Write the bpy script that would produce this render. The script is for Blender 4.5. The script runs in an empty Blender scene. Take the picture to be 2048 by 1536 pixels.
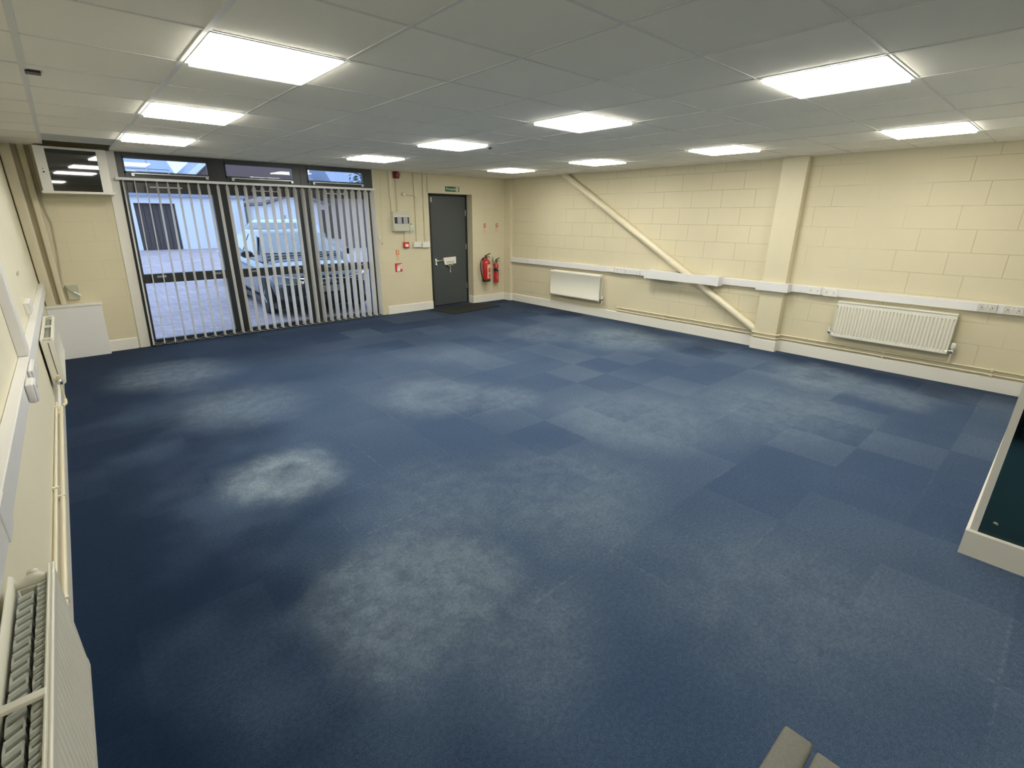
import bpy, bmesh, math, random
from mathutils import Vector, Matrix

# ------------------------------------------------------------------ scene, camera, sky, exposure
SC = bpy.context.scene
COL = SC.collection
random.seed(4)
F_PX = 970.87
YAW, PITCH, ROLL = 0.72576, 0.33218, 0.00714
CAM_Z = 1.7165
ZC, XR, YB, XL = 2.4373, 7.0185, 8.1297, -0.345      # ceiling, right wall, back wall, left wall

def make_camera():
    cam = bpy.data.cameras.new('camera')
    cam.sensor_fit = 'HORIZONTAL'
    cam.sensor_width = 36.0
    cam.lens = F_PX * 36.0 / 2048.0
    cam.clip_start = 0.02
    cam.clip_end = 300
    o = bpy.data.objects.new('camera', cam)
    COL.objects.link(o)
    sy, cy, sp, cp = math.sin(YAW), math.cos(YAW), math.sin(PITCH), math.cos(PITCH)
    fwd = Vector((sy * cp, cy * cp, -sp))
    right = Vector((cy, -sy, 0))
    up = right.cross(fwd)
    cr, sr = math.cos(ROLL), math.sin(ROLL)
    r2 = cr * right + sr * up
    u2 = -sr * right + cr * up
    m = Matrix.Identity(4)
    for i in range(3):
        m[i][0], m[i][1], m[i][2] = r2[i], u2[i], -fwd[i]
    m[2][3] = CAM_Z
    o.matrix_world = m
    SC.camera = o
make_camera()

SC.view_settings.view_transform = 'Standard'
SC.view_settings.look = 'None'
SC.view_settings.gamma = 1.0
SC.view_settings.use_curve_mapping = False
SC.view_settings.exposure = 1.2
LIGHT_STRENGTH = 10.5
SKY_LOW, SKY_HIGH = (0.42, 0.60, 0.98), (0.62, 0.86, 1.30)

w = bpy.data.worlds.new('dusk_sky')
SC.world = w
w.use_nodes = True
nt = w.node_tree
nt.nodes.clear()
tc = nt.nodes.new('ShaderNodeTexCoord')
sx = nt.nodes.new('ShaderNodeSeparateXYZ')
mr = nt.nodes.new('ShaderNodeMapRange')
mr.inputs['From Min'].default_value = 0.0
mr.inputs['From Max'].default_value = 0.8
mx = nt.nodes.new('ShaderNodeMixRGB')
mx.inputs[1].default_value = SKY_LOW + (1,)
mx.inputs[2].default_value = SKY_HIGH + (1,)
bg = nt.nodes.new('ShaderNodeBackground')
wo = nt.nodes.new('ShaderNodeOutputWorld')
nt.links.new(tc.outputs['Generated'], sx.inputs[0])
nt.links.new(sx.outputs['Z'], mr.inputs['Value'])
nt.links.new(mr.outputs[0], mx.inputs[0])
nt.links.new(mx.outputs[0], bg.inputs['Color'])
nt.links.new(bg.outputs[0], wo.inputs['Surface'])

# ------------------------------------------------------------------ materials
def lin(c):
    return tuple((x / 12.92 if x <= 0.04045 else ((x + 0.055) / 1.055) ** 2.4) for x in [v / 255.0 for v in c])

def mat(name, col, rough=0.6, metal=0.0, spec=0.5, bump=0.0, bscale=200.0, var=0.0, vscale=8.0, coat=0.0, emit=None, estr=0.0):
    m = bpy.data.materials.new(name)
    m.use_nodes = True
    t = m.node_tree
    b = t.nodes['Principled BSDF']
    b.inputs['Base Color'].default_value = tuple(col) + (1,)
    b.inputs['Roughness'].default_value = rough
    b.inputs['Metallic'].default_value = metal
    b.inputs['Specular IOR Level'].default_value = spec
    b.inputs['Coat Weight'].default_value = coat
    b.inputs['Coat Roughness'].default_value = 0.03
    if emit:
        b.inputs['Emission Color'].default_value = tuple(emit) + (1,)
        b.inputs['Emission Strength'].default_value = estr
    tcn = t.nodes.new('ShaderNodeTexCoord')
    if bump:
        n = t.nodes.new('ShaderNodeTexNoise')
        n.inputs['Scale'].default_value = bscale
        n.inputs['Detail'].default_value = 3
        t.links.new(tcn.outputs['Object'], n.inputs['Vector'])
        bp = t.nodes.new('ShaderNodeBump')
        bp.inputs['Strength'].default_value = bump
        bp.inputs['Distance'].default_value = 0.002
        t.links.new(n.outputs['Fac'], bp.inputs['Height'])
        t.links.new(bp.outputs[0], b.inputs['Normal'])
    if var:
        n2 = t.nodes.new('ShaderNodeTexNoise')
        n2.inputs['Scale'].default_value = vscale
        n2.inputs['Detail'].default_value = 4
        t.links.new(tcn.outputs['Object'], n2.inputs['Vector'])
        mm = t.nodes.new('ShaderNodeMixRGB')
        mm.inputs[1].default_value = tuple(c * (1 - var) for c in col) + (1,)
        mm.inputs[2].default_value = tuple(min(1, c * (1 + var)) for c in col) + (1,)
        t.links.new(n2.outputs['Fac'], mm.inputs[0])
        t.links.new(mm.outputs[0], b.inputs['Base Color'])
    return m

CREAM = (0.67, 0.605, 0.425)

def block_mat(name, axis, phase, jt=(0.80, 0.78, 0.74), joint=0.7):
    """painted blockwork: axis is the horizontal world axis the courses run along"""
    m = bpy.data.materials.new(name)
    m.use_nodes = True
    t = m.node_tree
    b = t.nodes['Principled BSDF']
    b.inputs['Roughness'].default_value = 0.62
    b.inputs['Specular IOR Level'].default_value = 0.3
    tcn = t.nodes.new('ShaderNodeTexCoord')
    sp = t.nodes.new('ShaderNodeSeparateXYZ')
    cb = t.nodes.new('ShaderNodeCombineXYZ')
    t.links.new(tcn.outputs['Object'], sp.inputs[0])
    t.links.new(sp.outputs[axis], cb.inputs[0])
    ad = t.nodes.new('ShaderNodeMath')
    ad.operation = 'ADD'
    ad.inputs[1].default_value = phase
    t.links.new(sp.outputs['Z'], ad.inputs[0])
    t.links.new(ad.outputs[0], cb.inputs[1])
    br = t.nodes.new('ShaderNodeTexBrick')
    br.inputs['Scale'].default_value = 1.0
    br.inputs['Brick Width'].default_value = 0.46
    br.inputs['Row Height'].default_value = 0.2325
    br.inputs['Mortar Size'].default_value = 0.0035
    br.inputs['Mortar Smooth'].default_value = 0.3
    br.offset = 0.37
    br.inputs['Color1'].default_value = (1, 1, 1, 1)
    br.inputs['Color2'].default_value = (0.94, 0.94, 0.94, 1)
    br.inputs['Mortar'].default_value = (0.0, 0.0, 0.0, 1)
    t.links.new(cb.outputs[0], br.inputs['Vector'])
    # joints are clogged with paint in places: a slow noise fades them
    n1 = t.nodes.new('ShaderNodeTexNoise')
    n1.inputs['Scale'].default_value = 1.1
    n1.inputs['Detail'].default_value = 2
    t.links.new(tcn.outputs['Object'], n1.inputs['Vector'])
    r1 = t.nodes.new('ShaderNodeMapRange')
    r1.inputs['From Min'].default_value = 0.34
    r1.inputs['From Max'].default_value = 0.52
    t.links.new(n1.outputs['Fac'], r1.inputs['Value'])
    fm = t.nodes.new('ShaderNodeMath')
    fm.operation = 'MULTIPLY'
    t.links.new(br.outputs['Fac'], fm.inputs[0])
    t.links.new(r1.outputs[0], fm.inputs[1])
    n2 = t.nodes.new('ShaderNodeTexNoise')
    n2.inputs['Scale'].default_value = 140
    n2.inputs['Detail'].default_value = 4
    t.links.new(tcn.outputs['Object'], n2.inputs['Vector'])
    h = t.nodes.new('ShaderNodeMath')
    h.operation = 'MULTIPLY_ADD'
    h.inputs[1].default_value = -1.0
    t.links.new(fm.outputs[0], h.inputs[0])
    hm = t.nodes.new('ShaderNodeMath')
    hm.operation = 'MULTIPLY'
    hm.inputs[1].default_value = 0.35
    t.links.new(n2.outputs['Fac'], hm.inputs[0])
    t.links.new(hm.outputs[0], h.inputs[2])
    bp = t.nodes.new('ShaderNodeBump')
    bp.inputs['Strength'].default_value = joint
    bp.inputs['Distance'].default_value = 0.004
    t.links.new(h.outputs[0], bp.inputs['Height'])
    t.links.new(bp.outputs[0], b.inputs['Normal'])
    n3 = t.nodes.new('ShaderNodeTexNoise')
    n3.inputs['Scale'].default_value = 2.3
    n3.inputs['Detail'].default_value = 5
    t.links.new(tcn.outputs['Object'], n3.inputs['Vector'])
    c1 = t.nodes.new('ShaderNodeMixRGB')
    c1.inputs[1].default_value = tuple(c * 0.95 for c in CREAM) + (1,)
    c1.inputs[2].default_value = tuple(c * 1.05 for c in CREAM) + (1,)
    t.links.new(n3.outputs['Fac'], c1.inputs[0])
    c2 = t.nodes.new('ShaderNodeMixRGB')
    c2.blend_type = 'MULTIPLY'
    c2.inputs[2].default_value = jt + (1,)
    t.links.new(fm.outputs[0], c2.inputs[0])
    t.links.new(c1.outputs[0], c2.inputs[1])
    t.links.new(c2.outputs[0], b.inputs['Base Color'])
    return m

def carpet_mat():
    m = bpy.data.materials.new('blue_carpet')
    m.use_nodes = True
    t = m.node_tree
    L = t.links.new
    b = t.nodes['Principled BSDF']
    b.inputs['Roughness'].default_value = 0.95
    b.inputs['Specular IOR Level'].default_value = 0.12
    b.inputs['Sheen Weight'].default_value = 0.04
    tcn = t.nodes.new('ShaderNodeTexCoord')
    P = tcn.outputs['Object']
    def math_(op, a, c=None, d=None):
        n = t.nodes.new('ShaderNodeMath')
        n.operation = op
        for i, v in enumerate((a, c, d)):
            if v is None: continue
            if isinstance(v, (int, float)): n.inputs[i].default_value = v
            else: L(v, n.inputs[i])
        return n.outputs[0]
    def noise(scale, detail=3, rough=0.5, vec=P):
        n = t.nodes.new('ShaderNodeTexNoise')
        n.inputs['Scale'].default_value = scale
        n.inputs['Detail'].default_value = detail
        n.inputs['Roughness'].default_value = rough
        L(vec, n.inputs['Vector'])
        return n.outputs['Fac']
    def ramp(v, a, c, lo=0.0, hi=1.0):
        n = t.nodes.new('ShaderNodeMapRange')
        n.interpolation_type = 'SMOOTHSTEP'
        n.inputs['From Min'].default_value = a
        n.inputs['From Max'].default_value = c
        n.inputs['To Min'].default_value = lo
        n.inputs['To Max'].default_value = hi
        L(v, n.inputs['Value'])
        return n.outputs[0]
    # warped position so that the worn rings are uneven
    nz = t.nodes.new('ShaderNodeTexNoise')
    nz.inputs['Scale'].default_value = 2.2
    nz.inputs['Detail'].default_value = 3
    L(P, nz.inputs['Vector'])
    vm = t.nodes.new('ShaderNodeVectorMath')
    vm.operation = 'SUBTRACT'
    L(nz.outputs['Color'], vm.inputs[0])
    vm.inputs[1].default_value = (0.5, 0.5, 0.5)
    vs = t.nodes.new('ShaderNodeVectorMath')
    vs.operation = 'SCALE'
    vs.inputs['Scale'].default_value = 0.38
    L(vm.outputs[0], vs.inputs[0])
    va = t.nodes.new('ShaderNodeVectorMath')
    va.operation = 'ADD'
    L(P, va.inputs[0])
    L(vs.outputs[0], va.inputs[1])
    wear = None
    #      x     y     hole  outer amp
    RINGS = [(0.80, 3.32, 0.10, 0.52, 1.0), (0.95, 1.75, 0.05, 0.70, 0.62), (2.50, 3.92, 0.16, 0.70, 0.46),
             (2.95, 3.45, 0.05, 0.5, 0.34), (6.15, 1.62, 0.12, 0.75, 0.56), (5.95, 4.25, 0.12, 0.95, 0.50),
             (0.62, 6.45, 0.05, 0.80, 0.40), (6.05, 0.95, 0.05, 0.55, 0.42), (0.95, 4.9, 0.05, 0.80, 0.30),
             (5.2, 5.2, 0.05, 0.7, 0.26), (1.5, 2.3, 0.05, 0.7, 0.28), (2.15, 1.9, 0.05, 0.85, 0.30),
             (4.7, 1.5, 0.05, 1.0, 0.34), (1.15, 1.2, 0.05, 0.5, 0.30), (3.6, 2.2, 0.05, 1.0, 0.30),
             (3.7, 5.0, 0.05, 1.0, 0.12), (2.2, 0.55, 0.05, 0.8, 0.25)]
    for (x, y, hole, outer, amp) in RINGS:
        d = t.nodes.new('ShaderNodeVectorMath')
        d.operation = 'DISTANCE'
        L(va.outputs[0], d.inputs[0])
        d.inputs[1].default_value = (x, y, 0)
        o = ramp(d.outputs['Value'], outer * 0.30, outer, 1.0, 0.0)
        if hole > 0.08:
            hi = ramp(d.outputs['Value'], hole * 0.3, hole * 2.2, 0.45, 1.0)
            o = math_('MULTIPLY', o, hi)
        o = math_('MULTIPLY', o, amp)
        wear = o if wear is None else math_('MAXIMUM', wear, o)
    mott = ramp(noise(9, 5, 0.65), 0.30, 0.72, 0.55, 1.15)
    wear = math_('MULTIPLY', wear, mott)
    # tiles of half a metre, each a little lighter or darker
    sp = t.nodes.new('ShaderNodeSeparateXYZ')
    L(P, sp.inputs[0])
    fx = math_('FLOOR', math_('DIVIDE', math_('ADD', sp.outputs['X'], 0.13), 0.5))
    fy = math_('FLOOR', math_('DIVIDE', math_('ADD', sp.outputs['Y'], 0.21), 0.5))
    cb = t.nodes.new('ShaderNodeCombineXYZ')
    L(fx, cb.inputs[0]); L(fy, cb.inputs[1])
    wn = t.nodes.new('ShaderNodeTexWhiteNoise')
    wn.noise_dimensions = '2D'
    L(cb.outputs[0], wn.inputs['Vector'])
    tile = ramp(sp.outputs['X'], 1.2, 3.4, 0.03, 0.20)
    tile = math_('MULTIPLY', math_('SUBTRACT', wn.outputs['Value'], 0.35), tile)
    # seams show as faint pale lines here and there
    px = math_('PINGPONG', math_('ADD', sp.outputs['X'], 0.13), 0.25)
    px = math_('MINIMUM', math_('PINGPONG', math_('ADD', sp.outputs['X'], 0.13), 0.5), math_('PINGPONG', math_('ADD', sp.outputs['Y'], 0.21), 0.5))
    px2 = math_('SUBTRACT', 0.5, math_('MAXIMUM', math_('PINGPONG', math_('ADD', sp.outputs['X'], 0.13), 0.5), math_('PINGPONG', math_('ADD', sp.outputs['Y'], 0.21), 0.5)))
    seam = ramp(math_('MINIMUM', px, px2), 0.002, 0.012, 1.0, 0.0)
    seam = math_('MULTIPLY', math_('MULTIPLY', seam, ramp(noise(1.3, 2), 0.5, 0.62)), ramp(noise(30, 3), 0.4, 0.6, 0.0, 0.16))
    broad = ramp(noise(0.55, 3), 0.36, 0.66, 0.0, 0.15)
    # hardly trodden pile along the walls, with painted shade strongest at the left
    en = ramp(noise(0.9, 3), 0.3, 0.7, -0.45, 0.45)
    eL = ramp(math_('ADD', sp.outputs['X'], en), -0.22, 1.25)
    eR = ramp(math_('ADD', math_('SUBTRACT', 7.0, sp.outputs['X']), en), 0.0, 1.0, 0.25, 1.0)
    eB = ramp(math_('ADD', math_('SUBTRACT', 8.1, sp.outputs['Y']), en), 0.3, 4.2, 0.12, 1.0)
    trod_shade = math_('MULTIPLY', math_('MULTIPLY', eL, eR), eB)
    fac = math_('ADD', math_('ADD', math_('MULTIPLY', wear, 0.95), tile), math_('MULTIPLY', math_('ADD', seam, broad), trod_shade))
    fleck = ramp(noise(260, 2, 0.7), 0.30, 0.70, 0.62, 1.40)
    fleck2 = ramp(noise(55, 4, 0.7), 0.32, 0.68, 0.86, 1.16)
    cr = t.nodes.new('ShaderNodeMixRGB')
    cr.use_clamp = False
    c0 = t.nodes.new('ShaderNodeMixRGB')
    c0.inputs[1].default_value = (0.0042, 0.0165, 0.047, 1)  # untrodden pile, darkened further by painted-in shade
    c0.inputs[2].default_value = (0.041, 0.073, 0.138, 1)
    L(trod_shade, c0.inputs[0])
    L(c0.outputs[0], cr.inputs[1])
    cr.inputs[2].default_value = (0.195, 0.250, 0.305, 1)
    L(fac, cr.inputs[0])
    m2 = t.nodes.new('ShaderNodeVectorMath')
    m2.operation = 'SCALE'
    L(cr.outputs[0], m2.inputs[0])
    L(math_('MULTIPLY', fleck, fleck2), m2.inputs['Scale'])
    L(m2.outputs[0], b.inputs['Base Color'])
    bp = t.nodes.new('ShaderNodeBump')
    bp.inputs['Strength'].default_value = 0.6
    bp.inputs['Distance'].default_value = 0.004
    L(noise(320, 3, 0.7), bp.inputs['Height'])
    L(bp.outputs[0], b.inputs['Normal'])
    return m

def glass_mat(name, tint=(1, 1, 1), ior=1.5, boost=1.0):
    m = bpy.data.materials.new(name)
    m.use_nodes = True
    t = m.node_tree
    t.nodes.clear()
    tr = t.nodes.new('ShaderNodeBsdfTransparent')
    tr.inputs['Color'].default_value = tuple(tint) + (1,)
    gl = t.nodes.new('ShaderNodeBsdfGlossy')
    gl.inputs['Roughness'].default_value = 0.0
    fr = t.nodes.new('ShaderNodeFresnel')
    fr.inputs['IOR'].default_value = ior
    mu = t.nodes.new('ShaderNodeMath')
    mu.operation = 'MULTIPLY'
    mu.inputs[1].default_value = boost
    ms = t.nodes.new('ShaderNodeMixShader')
    ou = t.nodes.new('ShaderNodeOutputMaterial')
    t.links.new(fr.outputs[0], mu.inputs[0])
    t.links.new(mu.outputs[0], ms.inputs[0])
    t.links.new(tr.outputs[0], ms.inputs[1])
    t.links.new(gl.outputs[0], ms.inputs[2])
    t.links.new(ms.outputs[0], ou.inputs['Surface'])
    return m

def paver_mat():
    m = bpy.data.materials.new('block_paving')
    m.use_nodes = True
    t = m.node_tree
    b = t.nodes['Principled BSDF']
    b.inputs['Roughness'].default_value = 0.7
    tcn = t.nodes.new('ShaderNodeTexCoord')
    mp = t.nodes.new('ShaderNodeMapping')
    mp.inputs['Rotation'].default_value = (0, 0, math.radians(45))
    t.links.new(tcn.outputs['Object'], mp.inputs[0])
    br = t.nodes.new('ShaderNodeTexBrick')
    br.inputs['Scale'].default_value = 1
    br.inputs['Brick Width'].default_value = 0.21
    br.inputs['Row Height'].default_value = 0.105
    br.inputs['Mortar Size'].default_value = 0.006
    br.inputs['Color1'].default_value = (0.39, 0.30, 0.31, 1)
    br.inputs['Color2'].default_value = (0.50, 0.40, 0.40, 1)
    br.inputs['Mortar'].default_value = (0.18, 0.16, 0.18, 1)
    t.links.new(mp.outputs[0], br.inputs['Vector'])
    n = t.nodes.new('ShaderNodeTexNoise')
    n.inputs['Scale'].default_value = 0.9
    n.inputs['Detail'].default_value = 6
    t.links.new(tcn.outputs['Object'], n.inputs['Vector'])
    mm = t.nodes.new('ShaderNodeMixRGB')
    mm.blend_type = 'MULTIPLY'
    mm.inputs[0].default_value = 0.5
    t.links.new(br.outputs['Color'], mm.inputs[1])
    t.links.new(n.outputs['Fac'], mm.inputs[2])
    mg = t.nodes.new('ShaderNodeVectorMath')
    mg.operation = 'SCALE'
    mg.inputs['Scale'].default_value = 1.25
    t.links.new(mm.outputs[0], mg.inputs[0])
    t.links.new(mg.outputs[0], b.inputs['Base Color'])
    return m

M = {}
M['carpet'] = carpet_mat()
M['wall_x'] = block_mat('painted_blockwork_back', 'X', 0.0055, (0.93, 0.92, 0.90), 0.35)
M['wall_y'] = block_mat('painted_blockwork_side', 'Y', 0.0055)
M['plaster'] = mat('cream_painted_plaster', (0.74, 0.69, 0.53), 0.6, bump=0.15, bscale=120, var=0.03, vscale=3)
M['cream'] = mat('cream_paint', CREAM, 0.5, bump=0.1, bscale=90, var=0.03)
M['creamgloss'] = mat('cream_gloss_paint', (0.72, 0.65, 0.47), 0.3, var=0.03)
M['ceil'] = mat('ceiling_tile_board', (0.89, 0.855, 0.745), 0.9, spec=0.1, bump=0.35, bscale=300, var=0.03, vscale=1.5)
M['ceilgrey'] = mat('grey_ceiling_board', (0.50, 0.51, 0.50), 0.85, spec=0.1, bump=0.3, bscale=300, var=0.04)
M['tbar'] = mat('ceiling_grid_metal', (0.72, 0.71, 0.66), 0.55, var=0.03)
M['void'] = mat('dark_roof_void', (0.012, 0.012, 0.011), 0.95, var=0.2)
M['skirt'] = mat('white_gloss_skirting', (0.80, 0.77, 0.69), 0.3, var=0.03, vscale=3)
M['white'] = mat('white_plastic', (0.76, 0.75, 0.74), 0.35, var=0.015)
M['whitepaint'] = mat('white_painted_board', (0.76, 0.74, 0.67), 0.4, var=0.02, vscale=4)
M['rad'] = mat('radiator_enamel', (0.78, 0.76, 0.65), 0.28, var=0.02)
M['fin'] = mat('grey_convector_steel', (0.50, 0.52, 0.46), 0.5, 0.0, var=0.15, vscale=30)
M['sockgrey'] = mat('greyed_socket_plastic', (0.60, 0.58, 0.52), 0.4, var=0.04)
M['chrome'] = mat('chrome', (0.75, 0.75, 0.74), 0.15, 1.0, var=0.03)
M['brass'] = mat('worn_brass', (0.45, 0.36, 0.22), 0.35, 1.0, var=0.1)
M['dark'] = mat('anthracite_frame', (0.028, 0.032, 0.032), 0.38, var=0.08, vscale=12)
M['darkseal'] = mat('black_rubber_seal', (0.008, 0.008, 0.008), 0.6, var=0.1)
M['alu'] = mat('grey_aluminium', (0.42, 0.45, 0.46), 0.35, 0.6, var=0.05)
M['glass'] = glass_mat('window_glass', (0.96, 0.98, 0.97), 1.5, 0.6)
M['cabglass'] = mat('black_glazed_door', (0.006, 0.006, 0.006), 0.02, spec=1.0, coat=1.0, var=0.05)
M['slat'] = mat('white_blind_fabric', (0.90, 0.89, 0.86), 0.75, bump=0.3, bscale=500, var=0.02, vscale=40)
def translucent(m, col, f):
    t = m.node_tree
    b = t.nodes['Principled BSDF']
    o = t.nodes['Material Output']
    tr = t.nodes.new('ShaderNodeBsdfTranslucent')
    tr.inputs['Color'].default_value = col + (1,)
    ms = t.nodes.new('ShaderNodeMixShader')
    ms.inputs[0].default_value = f
    t.links.new(b.outputs[0], ms.inputs[1])
    t.links.new(tr.outputs[0], ms.inputs[2])
    t.links.new(ms.outputs[0], o.inputs['Surface'])
translucent(M['slat'], (0.95, 0.94, 0.91), 0.45)
M['chain'] = mat('white_bead_chain', (0.62, 0.62, 0.62), 0.4, var=0.05, vscale=90)
M['door'] = mat('dark_grey_door_paint', (0.064, 0.073, 0.076), 0.42, bump=0.15, bscale=60, var=0.08, vscale=2)
M['doorframe'] = mat('black_door_frame', (0.018, 0.02, 0.02), 0.5, var=0.1)
M['red'] = mat('extinguisher_red', (0.50, 0.020, 0.022), 0.25, coat=0.4, var=0.04)
M['darkred'] = mat('dark_red_plastic', (0.20, 0.014, 0.014), 0.35, var=0.06)
M['signred'] = mat('sign_red', (0.56, 0.030, 0.024), 0.4, var=0.03)
M['orange'] = mat('sign_orange', (0.70, 0.22, 0.08), 0.45, var=0.03)
M['signwhite'] = mat('sign_white', (0.82, 0.79, 0.72), 0.45, var=0.02)
M['signcream'] = mat('sign_cream', (0.72, 0.55, 0.32), 0.45, var=0.05)
M['labelpink'] = mat('printed_label_red', (0.52, 0.12, 0.09), 0.45, var=0.1, vscale=60)
M['green'] = mat('exit_sign_green', (0.010, 0.105, 0.036), 0.45, var=0.04)
M['paleg'] = mat('pale_green_plastic', (0.60, 0.66, 0.48), 0.45, var=0.06)
M['black'] = mat('black_plastic', (0.010, 0.010, 0.011), 0.45, var=0.1)
M['ink'] = mat('dark_print', (0.06, 0.06, 0.07), 0.6, var=0.1)
M['greyprint'] = mat('grey_print', (0.38, 0.38, 0.40), 0.6, var=0.25, vscale=140)
M['panel'] = mat('beige_grey_steel', (0.56, 0.55, 0.45), 0.45, var=0.03)
M['junction'] = mat('grey_green_plastic', (0.48, 0.47, 0.35), 0.5, var=0.06)
M['mat'] = mat('charcoal_door_mat', (0.010, 0.011, 0.011), 0.95, bump=1.0, bscale=260, var=0.3, vscale=60)
M['teal'] = mat('teal_carpet', (0.014, 0.050, 0.072), 0.95, spec=0.1, bump=0.6, bscale=320, var=0.35, vscale=240)
M['bench'] = mat('grey_plastic_board', (0.16, 0.16, 0.135), 0.6, bump=0.7, bscale=240, var=0.25, vscale=170)
M['diff'] = mat('lit_diffuser', (0.9, 0.9, 0.9), 0.4, emit=(1.0, 0.975, 0.875), estr=LIGHT_STRENGTH, var=0.01)
M['paving'] = paver_mat()
M['render'] = mat('white_render', (0.78, 0.79, 0.80), 0.8, bump=0.3, bscale=30, var=0.06, vscale=0.8)
M['shutter'] = mat('dark_brown_shutter', (0.075, 0.058, 0.055), 0.6, var=0.2, vscale=3)
M['brown'] = mat('brown_cladding', (0.20, 0.16, 0.15), 0.7, var=0.15, vscale=2)
M['tealclad'] = mat('teal_cladding', (0.22, 0.36, 0.40), 0.6, var=0.06)
M['slate'] = mat('blue_grey_slate', (0.30, 0.33, 0.42), 0.7, bump=0.6, bscale=12, var=0.2, vscale=4)
M['brick'] = mat('brown_brick', (0.16, 0.105, 0.095), 0.8, bump=0.6, bscale=18, var=0.25, vscale=10)
M['leaf'] = mat('dark_foliage', (0.030, 0.040, 0.028), 0.7, var=0.5, vscale=6)
M['bark'] = mat('dark_bark', (0.045, 0.036, 0.03), 0.85, bump=0.6, bscale=30, var=0.3)
M['carpaint'] = mat('dark_car_paint', (0.006, 0.007, 0.009), 0.25, spec=0.3, coat=1.0, var=0.05)
M['silver'] = mat('silver_car_paint', (0.40, 0.43, 0.47), 0.3, 0.5, coat=1.0, var=0.04)
M['carglass'] = mat('car_window_glass', (0.02, 0.024, 0.028), 0.03, spec=0.9, coat=1.0, var=0.05)
M['tyre'] = mat('tyre_rubber', (0.013, 0.013, 0.014), 0.8, var=0.15)
M['lamp'] = mat('headlight_lens', (0.25, 0.28, 0.30), 0.06, 0.3, coat=1.0, var=0.2, vscale=20)
M['tail'] = mat('red_tail_light', (0.45, 0.02, 0.02), 0.2, coat=1.0, var=0.1)
M['plate'] = mat('grey_number_plate', (0.32, 0.32, 0.33), 0.4, var=0.05)

# ------------------------------------------------------------------ mesh helpers
def lean(x, z):
    """the left end of the back wall is slightly out of plumb"""
    wgt = min(1.0, max(0.0, (1.7 - x) / 1.05)) * min(1.0, max(0.0, (x + 0.345) / 0.6))
    return -0.10 * (1 - z / ZC) * wgt

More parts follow.
